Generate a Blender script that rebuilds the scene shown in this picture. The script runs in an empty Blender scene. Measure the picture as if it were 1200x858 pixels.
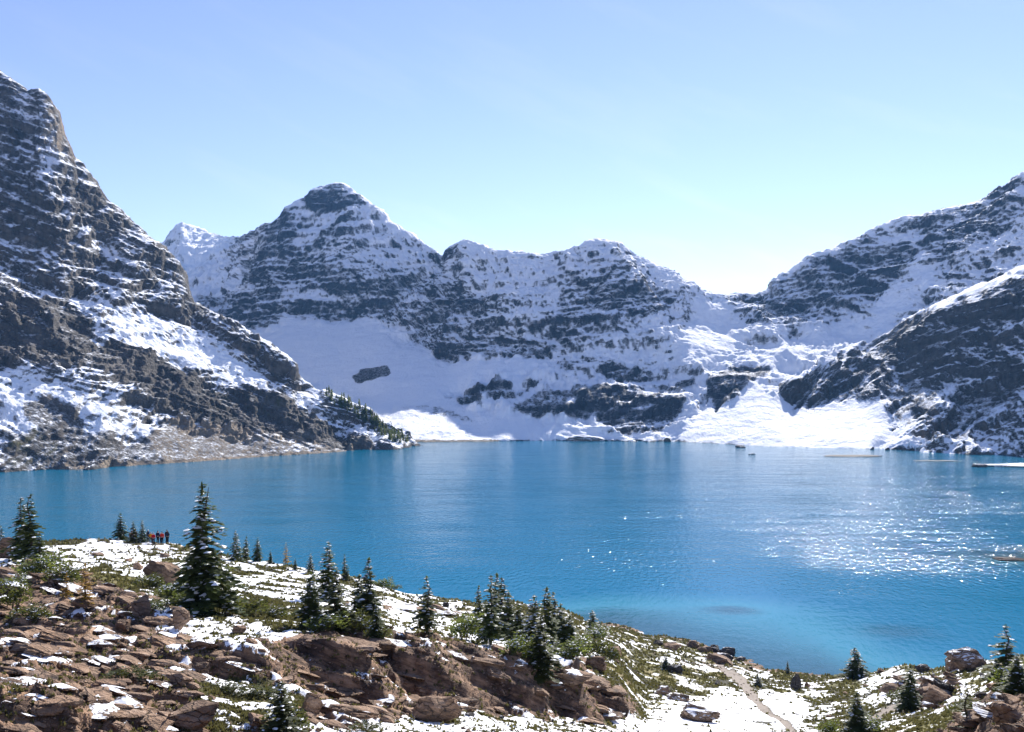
import bpy, bmesh, math, random
import numpy as np
from mathutils import Vector, Matrix

sc = bpy.context.scene
COL = sc.collection
PI = math.pi
# ------------------------------------------------------------------ camera
F = 1039.0            # focal length in photo pixels (1200 wide)
HOR = 460.0           # photo row of the true horizon
EYE = 60.0            # camera height above the lake
cam = bpy.data.cameras.new('camera')
cam.sensor_width = 36.0
cam.lens = 36.0 * F / 1200.0
cam.shift_y = (HOR - 429.0) / 1200.0
cam.clip_start = 0.5
cam.clip_end = 20000
camo = bpy.data.objects.new('camera', cam)
camo.location = (0, 0, EYE)
camo.rotation_euler = (PI / 2, 0, 0)
COL.objects.link(camo)
sc.camera = camo
# ------------------------------------------------------------------ light
SUN_AZ, SUN_EL = math.radians(20.5), math.radians(32.0)
world = bpy.data.worlds.new('World')
sc.world = world
world.use_nodes = True
wn = world.node_tree
bg = wn.nodes['Background']
sky = wn.nodes.new('ShaderNodeTexSky')
sky.sky_type = 'NISHITA'
sky.sun_disc = False
sky.sun_elevation = SUN_EL
sky.sun_rotation = SUN_AZ
sky.altitude = 2200
sky.air_density = 1.0
sky.dust_density = 0.05
sky.ozone_density = 1.6
tint = wn.nodes.new('ShaderNodeMix'); tint.data_type = 'RGBA'; tint.blend_type = 'MULTIPLY'
tint.inputs[0].default_value = 1.0; tint.inputs[7].default_value = (1.06, .90, 1.0, 1)
wn.links.new(sky.outputs[0], tint.inputs[6])
# a breath of high cirrus
tc = wn.nodes.new('ShaderNodeTexCoord'); mp = wn.nodes.new('ShaderNodeMapping'); mp.inputs['Rotation'].default_value = (0, -.35, 0)
mp2 = wn.nodes.new('ShaderNodeMapping'); mp2.inputs['Scale'].default_value = (1.6, 1.6, 9)
cn = wn.nodes.new('ShaderNodeTexNoise'); cn.inputs['Scale'].default_value = 2.2; cn.inputs['Detail'].default_value = 7; cn.inputs['Roughness'].default_value = .6
cr_ = wn.nodes.new('ShaderNodeMapRange'); cr_.inputs[1].default_value = .52; cr_.inputs[2].default_value = .78; cr_.inputs[3].default_value = 0; cr_.inputs[4].default_value = .5
ci = wn.nodes.new('ShaderNodeMix'); ci.data_type = 'RGBA'; ci.blend_type = 'MULTIPLY'; ci.inputs[7].default_value = (1.25, 1.12, 1.0, 1)
wn.links.new(tc.outputs['Generated'], mp.inputs[0]); wn.links.new(mp.outputs[0], mp2.inputs[0]); wn.links.new(mp2.outputs[0], cn.inputs['Vector'])
wn.links.new(cn.outputs[0], cr_.inputs[0]); wn.links.new(cr_.outputs[0], ci.inputs[0]); wn.links.new(tint.outputs[2], ci.inputs[6])
wn.links.new(ci.outputs[2], bg.inputs[0])
bg.inputs[1].default_value = 0.11
sl = bpy.data.lights.new('sun', 'SUN')
sl.energy = 5.0
sl.angle = math.radians(0.53)
sl.color = (1.0, 0.95, 0.88)
so = bpy.data.objects.new('sun', sl)
sdir = Vector((math.sin(SUN_AZ) * math.cos(SUN_EL), math.cos(SUN_AZ) * math.cos(SUN_EL), math.sin(SUN_EL)))
so.rotation_euler = sdir.to_track_quat('Z', 'Y').to_euler()
so.location = (300, 800, 900)
COL.objects.link(so)
sc.view_settings.view_transform = 'Standard'
sc.view_settings.look = 'None'
sc.view_settings.exposure = 0.98
sc.view_settings.gamma = 1.0
sc.render.engine = 'CYCLES'
cy = sc.cycles
cy.max_bounces = 6
cy.diffuse_bounces = 3
cy.glossy_bounces = 3
cy.transmission_bounces = 4
cy.transparent_max_bounces = 8
cy.volume_bounces = 0
cy.use_denoising = True
cy.use_adaptive_sampling = False
cy.sample_clamp_indirect = 4.0
cy.caustics_reflective = False
cy.caustics_refractive = False

# ------------------------------------------------------------------ noise
_rs = np.random.RandomState(11)
_P = _rs.permutation(256).astype(np.int32)
_P = np.concatenate([_P, _P])
_G3 = _rs.normal(size=(256, 3)).astype(np.float32)
_G3 /= np.linalg.norm(_G3, axis=1, keepdims=True)

def pn(x, y, z=None):
    """gradient noise, about -1..1"""
    x = np.asarray(x, np.float32); y = np.asarray(y, np.float32)
    xi = np.floor(x).astype(np.int32); yi = np.floor(y).astype(np.int32)
    xf = x - xi; yf = y - yi
    u = xf * xf * xf * (xf * (xf * 6 - 15) + 10); v = yf * yf * yf * (yf * (yf * 6 - 15) + 10)
    if z is None:
        def g(ix, iy, fx, fy):
            h = _P[_P[ix & 255] + (iy & 255)]
            gg = _G3[h]
            return gg[..., 0] * fx + gg[..., 1] * fy
        a = g(xi, yi, xf, yf); b = g(xi + 1, yi, xf - 1, yf)
        c = g(xi, yi + 1, xf, yf - 1); d = g(xi + 1, yi + 1, xf - 1, yf - 1)
        return 1.7 * ((a + (b - a) * u) * (1 - v) + (c + (d - c) * u) * v)
    z = np.asarray(z, np.float32)
    zi = np.floor(z).astype(np.int32); zf = z - zi
    w = zf * zf * zf * (zf * (zf * 6 - 15) + 10)
    def g(dx, dy, dz):
        h = _P[_P[_P[(xi + dx) & 255] + ((yi + dy) & 255)] + ((zi + dz) & 255)]
        gg = _G3[h]
        return gg[..., 0] * (xf - dx) + gg[..., 1] * (yf - dy) + gg[..., 2] * (zf - dz)
    def pl(dz):
        a = g(0, 0, dz); b = g(1, 0, dz); c = g(0, 1, dz); d = g(1, 1, dz)
        return (a + (b - a) * u) * (1 - v) + (c + (d - c) * u) * v
    a = pl(0)
    return 1.6 * (a + (pl(1) - a) * w)

def fbm(x, y, z=None, o=4, gain=.5, lac=2.03):
    s = 0; a = 1.0; t = 0
    for i in range(o):
        s = s + a * pn(x + i * 17.3, y + i * 5.1, None if z is None else z + i * 9.7)
        t += a; a *= gain
        x = x * lac; y = y * lac
        if z is not None: z = z * lac
    return s / t * 1.4

def ridged(x, y, z=None, o=3):
    s = 0; a = 1.0; t = 0
    for i in range(o):
        n = 1 - np.abs(pn(x + i * 31.3, y + i * 7.1, None if z is None else z + i * 3.3)) * 1.6
        s = s + a * n; t += a; a *= .5
        x = x * 2.1; y = y * 2.1
        if z is not None: z = z * 2.1
    return s / t

def sst(a, b, x):
    t = np.clip((x - a) / (b - a), 0, 1)
    return t * t * (3 - 2 * t)

def polymask(PX, PY, pts, feather):
    """soft inside-mask of a polygon; 1 inside"""
    pts = np.array(pts, np.float32)
    inside = np.zeros(PX.shape, bool); dist = np.full(PX.shape, 1e9, np.float32)
    x0, y0 = pts.min(0) - feather - 1; x1, y1 = pts.max(0) + feather + 1
    sel = (PX > x0) & (PX < x1) & (PY > y0) & (PY < y1)
    if not sel.any(): return np.zeros(PX.shape, np.float32)
    px = PX[sel]; py = PY[sel]
    ins = np.zeros(px.shape, bool); dd = np.full(px.shape, 1e9, np.float32)
    n = len(pts)
    for i in range(n):
        ax, ay = pts[i]; bx, by = pts[(i + 1) % n]
        if ay != by:
            c = ((ay > py) != (by > py)) & (px < (bx - ax) * (py - ay) / (by - ay) + ax)
            ins ^= c
        ex, ey = bx - ax, by - ay
        t = np.clip(((px - ax) * ex + (py - ay) * ey) / (ex * ex + ey * ey + 1e-6), 0, 1)
        dd = np.minimum(dd, (px - ax - t * ex) ** 2 + (py - ay - t * ey) ** 2)
    dd = np.sqrt(dd)
    sd = np.where(ins, dd, -dd)
    out = np.zeros(PX.shape, np.float32)
    out[sel] = sst(-feather, feather, sd)
    return out

def linemask(PX, PY, pts, w):
    dist = np.full(PX.shape, 1e9, np.float32)
    for (ax, ay), (bx, by) in zip(pts[:-1], pts[1:]):
        ex, ey = bx - ax, by - ay
        t = np.clip(((PX - ax) * ex + (PY - ay) * ey) / (ex * ex + ey * ey + 1e-6), 0, 1)
        dist = np.minimum(dist, (PX - ax - t * ex) ** 2 + (PY - ay - t * ey) ** 2)
    return 1 - sst(w * .5, w * 1.2, np.sqrt(dist))

def smooth1(a, n):
    if n < 2: return a
    k = np.hanning(n + 2)[1:-1]; k /= k.sum()
    p = np.pad(a, (n, n), mode='edge')
    return np.convolve(p, k, 'same')[n:-n]

def blur2(A, nr, nc):
    B = A
    if nr > 1: B = np.apply_along_axis(lambda v: smooth1(v, nr), 0, B)
    if nc > 1: B = np.apply_along_axis(lambda v: smooth1(v, nc), 1, B)
    return B

def normals(P):
    dr = np.gradient(P, axis=0); dc = np.gradient(P, axis=1)
    n = np.cross(dc, dr)
    n /= np.linalg.norm(n, axis=-1, keepdims=True) + 1e-9
    n[n[..., 2] < 0] *= -1
    return n

# ------------------------------------------------------------------ object helpers
def link(o, parent=None):
    COL.objects.link(o)
    if parent is not None: o.parent = parent
    return o

def tag(o, label=None, cat=None, group=None, kind=None):
    if label: o['label'] = label
    if cat: o['category'] = cat
    if group: o['group'] = group
    if kind: o['kind'] = kind
    return o

def raw_mesh(name, V, Fq, mats=(), smooth=True, attrs=None, midx=None):
    V = np.asarray(V, np.float32).reshape(-1, 3); Fq = np.asarray(Fq, np.int32)
    me = bpy.data.meshes.new(name)
    k = Fq.shape[1]; nf = len(Fq)
    me.vertices.add(len(V)); me.vertices.foreach_set('co', V.ravel())
    me.loops.add(nf * k); me.loops.foreach_set('vertex_index', Fq.ravel())
    me.polygons.add(nf)
    me.polygons.foreach_set('loop_start', np.arange(nf, dtype=np.int32) * k)
    me.polygons.foreach_set('loop_total', np.full(nf, k, np.int32))
    me.polygons.foreach_set('use_smooth', np.full(nf, smooth, bool))
    for m in mats: me.materials.append(m)
    if midx is not None: me.polygons.foreach_set('material_index', np.asarray(midx, np.int32))
    me.update(calc_edges=True)
    if attrs:
        for n, a in attrs.items():
            a = np.asarray(a, np.float32)
            if a.ndim == 1 or a.shape[-1] != 4:
                at = me.attributes.new(n, 'FLOAT', 'POINT'); at.data.foreach_set('value', a.ravel())
            else:
                at = me.attributes.new(n, 'FLOAT_COLOR', 'POINT'); at.data.foreach_set('color', a.ravel())
    return me

def grid_faces(R, C):
    i = np.arange(R * C, dtype=np.int32).reshape(R, C)
    return np.stack([i[:-1, :-1], i[:-1, 1:], i[1:, 1:], i[1:, :-1]], -1).reshape(-1, 4)

# ------------------------------------------------------------------ material helpers
class NT:
    def __init__(s, name):
        s.m = bpy.data.materials.new(name); s.m.use_nodes = True
        s.t = s.m.node_tree; s.n = s.t.nodes; s.l = s.t.links
        s.n.clear(); s.out = s.n.new('ShaderNodeOutputMaterial')
        s.geo = None
    def node(s, typ, **kw):
        n = s.n.new(typ)
        for k, v in kw.items(): setattr(n, k, v)
        return n
    def put(s, sock, v):
        if v is None: return
        if isinstance(v, bpy.types.NodeSocket): s.l.new(v, sock)
        elif isinstance(v, (tuple, list)) and len(v) == 3 and sock.type == 'RGBA': sock.default_value = (*v, 1)
        else: sock.default_value = v
    def math(s, op, a, b=None, c=None, clamp=False):
        n = s.node('ShaderNodeMath', operation=op, use_clamp=clamp)
        s.put(n.inputs[0], a); s.put(n.inputs[1], b)
        if c is not None: s.put(n.inputs[2], c)
        return n.outputs[0]
    def add(s, a, b): return s.math('ADD', a, b)
    def mul(s, a, b): return s.math('MULTIPLY', a, b)
    def attr(s, name, col=False):
        n = s.node('ShaderNodeAttribute', attribute_name=name)
        return n.outputs['Color'] if col else n.outputs['Fac']
    def pos(s, scale=(1, 1, 1), rot=(0, 0, 0), obj=False):
        if obj: src = s.node('ShaderNodeTexCoord').outputs['Object']
        else: src = s.node('ShaderNodeNewGeometry').outputs['Position']
        if any(rot):                                   # turn first, then stretch along the turned axes
            r = s.node('ShaderNodeMapping'); r.inputs['Rotation'].default_value = rot
            s.l.new(src, r.inputs[0]); src = r.outputs[0]
        m = s.node('ShaderNodeMapping'); m.inputs['Scale'].default_value = scale
        s.l.new(src, m.inputs[0]); return m.outputs[0]
    def noise(s, vec, scale, detail=4, rough=.55, dist=0, col=False):
        n = s.node('ShaderNodeTexNoise'); s.put(n.inputs['Vector'], vec); n.inputs['Scale'].default_value = scale
        n.inputs['Detail'].default_value = detail; n.inputs['Roughness'].default_value = rough; n.inputs['Distortion'].default_value = dist
        return n.outputs['Color' if col else 'Fac']
    def ss(s, x, a, b, lo=0.0, hi=1.0):
        n = s.node('ShaderNodeMapRange', interpolation_type='SMOOTHSTEP'); s.put(n.inputs[0], x)
        s.put(n.inputs[1], a); s.put(n.inputs[2], b); n.inputs[3].default_value = lo; n.inputs[4].default_value = hi
        return n.outputs[0]
    def mix(s, f, a, b, mode='MIX'):
        n = s.node('ShaderNodeMix', data_type='RGBA', blend_type=mode)
        s.put(n.inputs[0], f); s.put(n.inputs[6], a); s.put(n.inputs[7], b); return n.outputs[2]
    def ramp(s, x, stops):
        n = s.node('ShaderNodeValToRGB'); s.put(n.inputs[0], x)
        e = n.color_ramp.elements
        while len(e) < len(stops): e.new(.5)
        for i, (p, c) in enumerate(stops): e[i].position = p; e[i].color = (*c, 1)
        return n.outputs[0]
    def bump(s, h, dist, strength=1.0, nrm=None):
        n = s.node('ShaderNodeBump'); s.put(n.inputs['Height'], h); n.inputs['Distance'].default_value = dist
        n.inputs['Strength'].default_value = strength
        if nrm is not None: s.l.new(nrm, n.inputs['Normal'])
        return n.outputs[0]
    def pbr(s, col, rough=.9, nrm=None, spec=.2, **kw):
        n = s.node('ShaderNodeBsdfPrincipled'); s.put(n.inputs['Base Color'], col); s.put(n.inputs['Roughness'], rough)
        n.inputs['Specular IOR Level'].default_value = spec
        if nrm is not None: s.l.new(nrm, n.inputs['Normal'])
        for k, v in kw.items(): s.put(n.inputs[k], v)
        return n.outputs[0]
    def end(s, sh, vol=None):
        if sh is not None: s.l.new(sh, s.out.inputs[0])
        return s.m
# ------------------------------------------------------------------ mountains
def mountain_mat(name, dark, mid, warm, strata_rot, fine=1.0):
    """snow over banded rock: the mesh says how much snow lies where, noise frays its edge"""
    m = NT(name)
    a = m.node('ShaderNodeSeparateColor'); m.l.new(m.attr('cover', True), a.inputs[0])
    snow, wrm, grn = a.outputs[0], a.outputs[1], a.outputs[2]
    pf = m.pos((1, 1, 1))
    pb = m.pos((.12, .12, 1.0), strata_rot)
    band = m.noise(pb, .16, 5, .65)
    n1 = m.noise(pf, .09 * fine, 6, .65)
    n2 = m.noise(pf, .45 * fine, 4, .7)
    pv = m.pos((1, 1, .25))
    n3 = m.noise(pv, .12 * fine, 4, .6)
    crg = m.noise(m.pos((1, 1, .3)), .22 * fine, 5, .7)
    rock = m.ramp(m.add(m.mul(band, .45), m.add(m.mul(n1, .2), m.mul(crg, .35))), [(.34, dark), (.5, mid), (.66, tuple(c * 2.6 for c in mid))])
    rock = m.mix(m.ss(m.add(wrm, m.mul(m.add(n3, -.5), .9)), .35, .65), rock, m.mix(n2, warm, tuple(c * .55 for c in warm)))
    rock = m.mix(m.ss(m.add(grn, m.mul(m.add(n1, -.5), 1.6)), .4, .65), rock, (.075, .072, .03))
    fall = m.noise(m.pos((1, .5, .16), (0, strata_rot[1] * -1.2 + .25, 0)), .30, 5, .7)
    edge = m.add(m.add(m.mul(m.add(n2, -.5), 1.0), m.mul(m.add(m.noise(pb, .7, 5, .75), -.5), 1.1)), m.mul(m.add(fall, -.5), .9))
    sp = m.add(snow, edge)
    f = m.ss(sp, .40, .60)
    dust = m.mul(m.ss(m.add(m.noise(pb, 1.9, 5, .75), m.mul(snow, .22)), .50, .66), m.ss(snow, -.25, .35, .08, .72))
    f = m.math('MAXIMUM', f, dust)
    col = m.mix(f, rock, m.mix(n1, (.80, .83, .88), (.90, .91, .93)))
    h = m.add(m.mul(n2, .6), m.mul(band, 1.4))
    bs = m.math('SUBTRACT', 1.0, m.mul(f, .88))
    nrm = m.bump(m.add(m.mul(m.add(h, m.mul(n1, 1.2)), bs), m.mul(f, m.add(m.mul(fall, .34), m.mul(m.noise(pf, .035, 4, .6), 1.1)))), 4.5)
    return m.end(m.pbr(col, .85, nrm, .15))

def curve(pts, px, sm=1):
    pts = sorted(pts)
    xs = [p[0] for p in pts]
    y = np.interp(px, xs, [p[1] for p in pts]); d = np.interp(px, xs, [p[2] for p in pts])
    return smooth1(y, sm), smooth1(d, max(sm, 25))

def catmull(K, t):
    """K: (n, C) control rows, t: float positions"""
    n = len(K); i = np.clip(np.floor(t).astype(int), 0, n - 2); f = (t - i)[:, None]
    p1 = K[i]; p2 = K[i + 1]; m1 = .5 * (K[i + 1] - K[np.maximum(i - 1, 0)]); m2 = .5 * (K[np.minimum(i + 2, n - 1)] - K[i])
    m1 *= .6; m2 *= .6
    return p1 * (1 + 2 * f) * (1 - f) ** 2 + m1 * f * (1 - f) ** 2 + p2 * f * f * (3 - 2 * f) + m2 * f * f * (f - 1)

def paint(PX, PY, base, items):
    v = np.full(PX.shape, base, np.float32) if np.isscalar(base) else base.astype(np.float32)
    for pts, val, fe in items:
        k = polymask(PX, PY, pts, fe)
        v = v * (1 - k) + val * k
    return v

def range_layer(name, px0, px1, ncol, curves, rows, ridge, mat, seed, strata, lam, snow0, snow_paint, rough_paint,
                warm_paint, green_paint, rib=10, shore_fade=None, thr=.62, gain=1.6, terr=1.0, streak_dir=.3, band_w=.36, det_w=.12):
    px = np.linspace(px0, px1, ncol)
    Z = []; D = []
    for i, (pts, sm) in enumerate(curves):
        y, d = curve(pts, px, sm)
        D.append(d); Z.append(EYE - (y - HOR) * d / F)
    # below the water in front, falling away behind the crest
    D.insert(0, D[0] - 25); Z.insert(0, np.full(ncol, -14.0) + 0 * Z[0])
    D.append(D[-1] + 140); Z.append(np.maximum(Z[-1] - 110, -14 + 0 * Z[-1]))
    D.append(D[-1] + 500); Z.append(Z[-1] * .2)
    D = np.array(D); Z = np.array(Z)
    t = np.concatenate([np.linspace(i, i + 1, n, endpoint=False) for i, n in enumerate(rows)] + [[len(rows)]])
    d = catmull(D, t); z = catmull(Z, t)
    R, C = d.shape
    U = (px[None, :] - 600.0) / F
    X = U * d
    PX = np.repeat(px[None, :], R, 0).astype(np.float32); PY = (HOR - (z - EYE) * F / d).astype(np.float32)
    wx = fbm(PX / 38 + seed, PY / 38, o=3) * 9; wy = fbm(PX / 38 + seed + 50, PY / 38 + 9, o=3) * 7
    MX = PX + wx; MY = PY + wy
    behind = t > ridge
    rough = paint(MX, MY, 1.0, rough_paint)
    P = np.stack([X, d, z], -1)
    N = normals(P)
    rt = np.clip(np.abs(t - ridge) / .35, 0, 1)[:, None]
    rt = np.where((t > ridge)[:, None], .5, rt)
    amp = rough * (.30 + .70 * rt)
    sx, sy, sz = strata
    S = z * sz + X * sx + d * sy
    # buttresses and gullies running down the fall line
    q = fbm(X / 260 + seed, d / 260, z / 260, o=3)
    r1 = ridged(X / 95 + q * .8 + seed, d / 240, z / 330, o=4) - .55
    r2 = fbm(X / 22 + seed, d / 40, z / 60, o=4)
    r3 = fbm(X / 8 + seed, d / 10, z / 8, o=4, gain=.6)
    disp = (r1 * rib * 1.7 + r2 * rib * .38 + r3 * rib * .24) * amp + fbm(X / 120, d / 120, z / 120 + seed, o=3) * rib * .55 * (.25 + .75 * rough) * (.3 + .7 * rt)
    P = P + N * disp[..., None]
    # ledges along the bedding
    zz = P[..., 2].copy()
    warp = fbm(X / 170 + 3, d / 170, zz / 170 + seed, o=3)
    for k, (L, A) in enumerate(lam):
        s = (zz * sz + P[..., 0] * sx + P[..., 1] * sy) / L + warp * (30 / L) * .55 + k * .37
        f = s - np.floor(s)
        A2 = A * np.clip(.55 + .9 * fbm(X / (L * 5) + k, d / (L * 5), zz / (L * 3), o=2), 0, 1.25)
        P[..., 2] += L * (sst(.42, .98, f) - f) * A2 * amp * terr
    # keep crest row outline
    N2 = normals(P)
    nz = N2[..., 2]
    nzb = blur2(nz, 5, 5)
    det = fbm(X / 5.5 + seed, d / 8, zz / 3.2, o=4, gain=.6) * .62 + fbm(X / 55 + seed, d / 60, zz / 45 + 7, o=3) * .6
    bias = paint(MX, MY, snow0, snow_paint)
    streak = fbm((P[..., 0] + zz * streak_dir) / 5.5 + seed, d / 60, zz / 70, o=3)
    Sx = P[..., 2] * sz + P[..., 0] * sx + P[..., 1] * sy + fbm(X / 140, d / 200, zz / 90 + seed, o=2) * 16
    bandn = fbm(P[..., 0] / 70 + seed, d / 150, Sx / 7.5, o=3, gain=.6) + .6 * pn(P[..., 0] / 160, d / 300, Sx / 24)
    bandn = bandn * rough
    snow = .5 + (nz * .55 + nzb * .45 - thr) * gain + det * det_w + streak * .16 + bandn * band_w + bias - sst(4.0, .3, zz) * .9
    warm = paint(MX, MY, .0, warm_paint); green = paint(MX, MY, 0.0, green_paint)
    cover = np.stack([np.clip(snow, -.6, 1.6), warm, green, np.ones_like(snow)], -1)
    me = raw_mesh(name, P, grid_faces(R, C), [mat], True, {'cover': cover.reshape(-1, 4)})
    o = link(bpy.data.objects.new(name, me)); o['kind'] = 'structure'
    return P

SHORE_FAR = [(-200, 560, 620), (130, 540, 779), (330, 521, 1022), (450, 519, 1056), (580, 517, 1094), (780, 517, 1094), (800, 518, 1075), (860, 521, 1022), (900, 523, 990), (1000, 526, 945), (1100, 531, 878), (1200, 536, 820), (1340, 545, 733)]
SKY_B = [(100, 330, 2800), (170, 300, 2800), (192, 284, 2780), (200, 272, 2780), (207, 263, 2780), (214, 260, 2780), (222, 262, 2770), (232, 267, 2750), (255, 274, 2650), (270, 277, 2550), (285, 276, 2350), (300, 268, 2120), (310, 262, 2060), (318, 261, 2060), (328, 254, 2060), (334, 243, 2070), (345, 236, 2080), (358, 233, 2100), (364, 223, 2110), (375, 218, 2120), (400, 215, 2120), (412, 220, 2110), (422, 228, 2100), (436, 240, 2070), (450, 250, 2040), (470, 267, 1990), (490, 279, 1930), (508, 291, 1860), (518, 299, 1820), (526, 291, 1790), (536, 284, 1760), (548, 282, 1740), (560, 286, 1720), (580, 293, 1690), (600, 297, 1670), (630, 298, 1660), (650, 297, 1645), (665, 294, 1620), (680, 289, 1620), (686, 282, 1620), (700, 278, 1620), (722, 282, 1620), (740, 291, 1620), (752, 298, 1620), (765, 306, 1620), (790, 318, 1620), (812, 330, 1610), (828, 340, 1610), (838, 344, 1610), (860, 344, 1630), (885, 342, 1640), (898, 338, 1640), (905, 328, 1670), (915, 321, 1680), (932, 312, 1690), (945, 303, 1700), (960, 298, 1700), (990, 285, 1700), (1010, 277, 1690), (1030, 265, 1670), (1060, 254, 1640), (1080, 252, 1620), (1092, 246, 1610), (1120, 240, 1590), (1140, 236, 1570), (1160, 229, 1540), (1178, 218, 1520), (1188, 209, 1510), (1200, 202, 1500), (1225, 190, 1480), (1340, 120, 1450)]
B_CURVES = [
    (SHORE_FAR, 15),
    ([(-200, 520, 800), (130, 500, 900), (330, 446, 1480), (400, 452, 1420), (450, 464, 1300), (500, 479, 1220), (550, 498, 1160), (580, 513, 1105), (600, 512, 1108), (700, 507, 1118), (780, 505, 1130), (850, 478, 1160), (900, 470, 1155), (950, 500, 1100), (1000, 515, 1060), (1100, 515, 1000), (1200, 510, 950), (1340, 500, 900)], 35),
    ([(100, 410, 1500), (200, 410, 1650), (280, 395, 1760), (330, 374, 1760), (400, 374, 1750), (450, 378, 1700), (480, 392, 1600), (520, 416, 1460), (560, 414, 1400), (640, 418, 1340), (700, 430, 1300), (780, 426, 1300), (840, 425, 1330), (900, 410, 1370), (960, 400, 1400), (1000, 395, 1390), (1100, 360, 1320), (1200, 322, 1210), (1340, 260, 1160)], 25),
    ([(100, 400, 2000), (200, 362, 2100), (260, 350, 2050), (300, 330, 1900), (350, 310, 1900), (400, 290, 1920), (450, 312, 1850), (500, 340, 1720), (560, 350, 1560), (600, 350, 1500), (700, 350, 1460), (780, 370, 1450), (840, 388, 1470), (900, 372, 1540), (1000, 335, 1540), (1100, 297, 1450), (1200, 260, 1340), (1340, 190, 1300)], 25),
    (SKY_B, 1)]
B_SNOW = [
    ([(190, 270), (215, 258), (300, 265), (303, 345), (270, 350), (225, 345)], .22, 8),
    ([(310, 262), (345, 236), (345, 290), (330, 350), (300, 352)], -.22, 5),
    ([(340, 232), (362, 220), (400, 214), (425, 232), (424, 244), (362, 240)], -.30, 3),
    ([(345, 246), (420, 246), (440, 285), (400, 300), (350, 285)], .16, 8),
    ([(300, 290), (400, 300), (520, 320), (560, 345), (470, 350), (340, 345), (300, 330)], -.08, 12),
    ([(230, 345), (330, 352), (470, 352), (560, 345), (640, 398), (640, 417), (520, 419), (478, 402), (470, 380), (330, 372), (325, 402), (250, 380)], -.22, 6),
    ([(500, 345), (555, 350), (552, 415), (515, 419), (480, 400)], -.26, 5),
    ([(335, 374), (440, 379), (472, 387), (478, 408), (520, 421), (640, 420), (610, 440), (560, 446), (520, 462), (560, 480), (620, 488), (700, 495), (700, 520), (585, 520), (540, 490), (480, 475), (400, 455), (330, 440), (295, 400)], .7, 4),
    ([(411, 438), (420, 430), (455, 430), (460, 440), (440, 448), (415, 447)], -.85, 2),
    ([(570, 352), (640, 330), (700, 300), (690, 400), (640, 400), (580, 390)], .16, 12),
    ([(670, 320), (740, 310), (790, 350), (760, 370), (690, 400), (640, 410), (650, 370)], -.12, 10),
    ([(515, 466), (560, 448), (622, 446), (642, 442), (600, 462), (560, 476)], -.50, 3),
    ([(590, 472), (632, 455), (700, 450), (745, 446), (800, 432), (824, 432), (800, 482), (776, 508), (735, 512), (700, 486), (650, 484), (612, 487)], -.46, 4),
    ([(650, 415), (780, 420), (780, 440), (650, 440)], -.18, 6),
    ([(760, 402), (800, 404), (810, 420), (790, 438), (765, 425)], .3, 5),
    ([(810, 340), (850, 345), (890, 385), (850, 440), (800, 500), (770, 515), (800, 470), (820, 420)], .35, 6),
    ([(845, 346), (900, 335), (960, 300), (1040, 272), (1085, 290), (1080, 330), (1010, 372), (930, 395), (870, 380)], -.16, 8),
    ([(1060, 256), (1200, 205), (1200, 250), (1130, 300), (1080, 300)], -.12, 8),
    ([(1085, 290), (1100, 330), (1040, 385), (960, 410), (900, 430), (860, 410), (940, 392), (1020, 365)], .24, 8),
    ([(828, 440), (862, 420), (905, 426), (900, 440), (868, 462), (838, 482)], -.6, 4),
    ([(800, 518), (838, 486), (900, 450), (960, 440), (1050, 400), (1060, 520), (900, 528)], .5, 5),
    ([(470, 470), (520, 474), (560, 490), (550, 497), (520, 487), (470, 478)], -.5, 3),
    ([(400, 458), (470, 478), (530, 496), (520, 510), (440, 500)], .10, 5),
    ([(480, 512), (530, 500), (584, 517), (584, 524), (470, 524)], -.30, 5),
]
B_ROUGH = [
    ([(395, 450), (470, 466), (540, 488), (590, 514), (590, 524), (440, 526)], .22, 6),
    ([(335, 374), (440, 379), (478, 400), (520, 421), (640, 420), (560, 446), (520, 462), (560, 480), (640, 492), (720, 515), (585, 520), (540, 500), (400, 462), (330, 440), (300, 405)], .10, 10),
    ([(850, 420), (900, 460), (1060, 440), (1060, 540), (770, 525), (840, 470)], .14, 10),
    ([(810, 345), (860, 350), (870, 400), (830, 430), (800, 420)], .25, 12),
    ([(828, 440), (862, 420), (905, 426), (900, 440), (868, 462), (838, 482)], 1.0, 4),
    ([(590, 472), (632, 455), (745, 446), (824, 432), (776, 508), (735, 512), (700, 486)], 1.1, 5),
    ([(1085, 290), (1100, 330), (1040, 385), (960, 410), (900, 430), (860, 410), (940, 392), (1020, 365)], .35, 12),
]
MB = mountain_mat('massif_rock_and_snow', (.010, .015, .026), (.034, .041, .056), (.34, .27, .20), (0, math.radians(5), 0), 1.25)
P_B = range_layer('mountain_massif', 120, 1330, 900, B_CURVES, [8, 50, 75, 95, 110, 14, 6], 5, MB, 1.7, (-.07, 0, 1), [(46, .34), (17, .42), (6.5, .5)],
                  .29, B_SNOW, B_ROUGH, [([(495, 350), (560, 350), (560, 420), (500, 420)], .32, 8), ([(480, 505), (585, 505), (585, 520), (480, 520)], .6, 4), ([(425, 466), (470, 474), (540, 494), (582, 518), (460, 524)], .85, 6)], [], rib=17, thr=.56)

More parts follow.
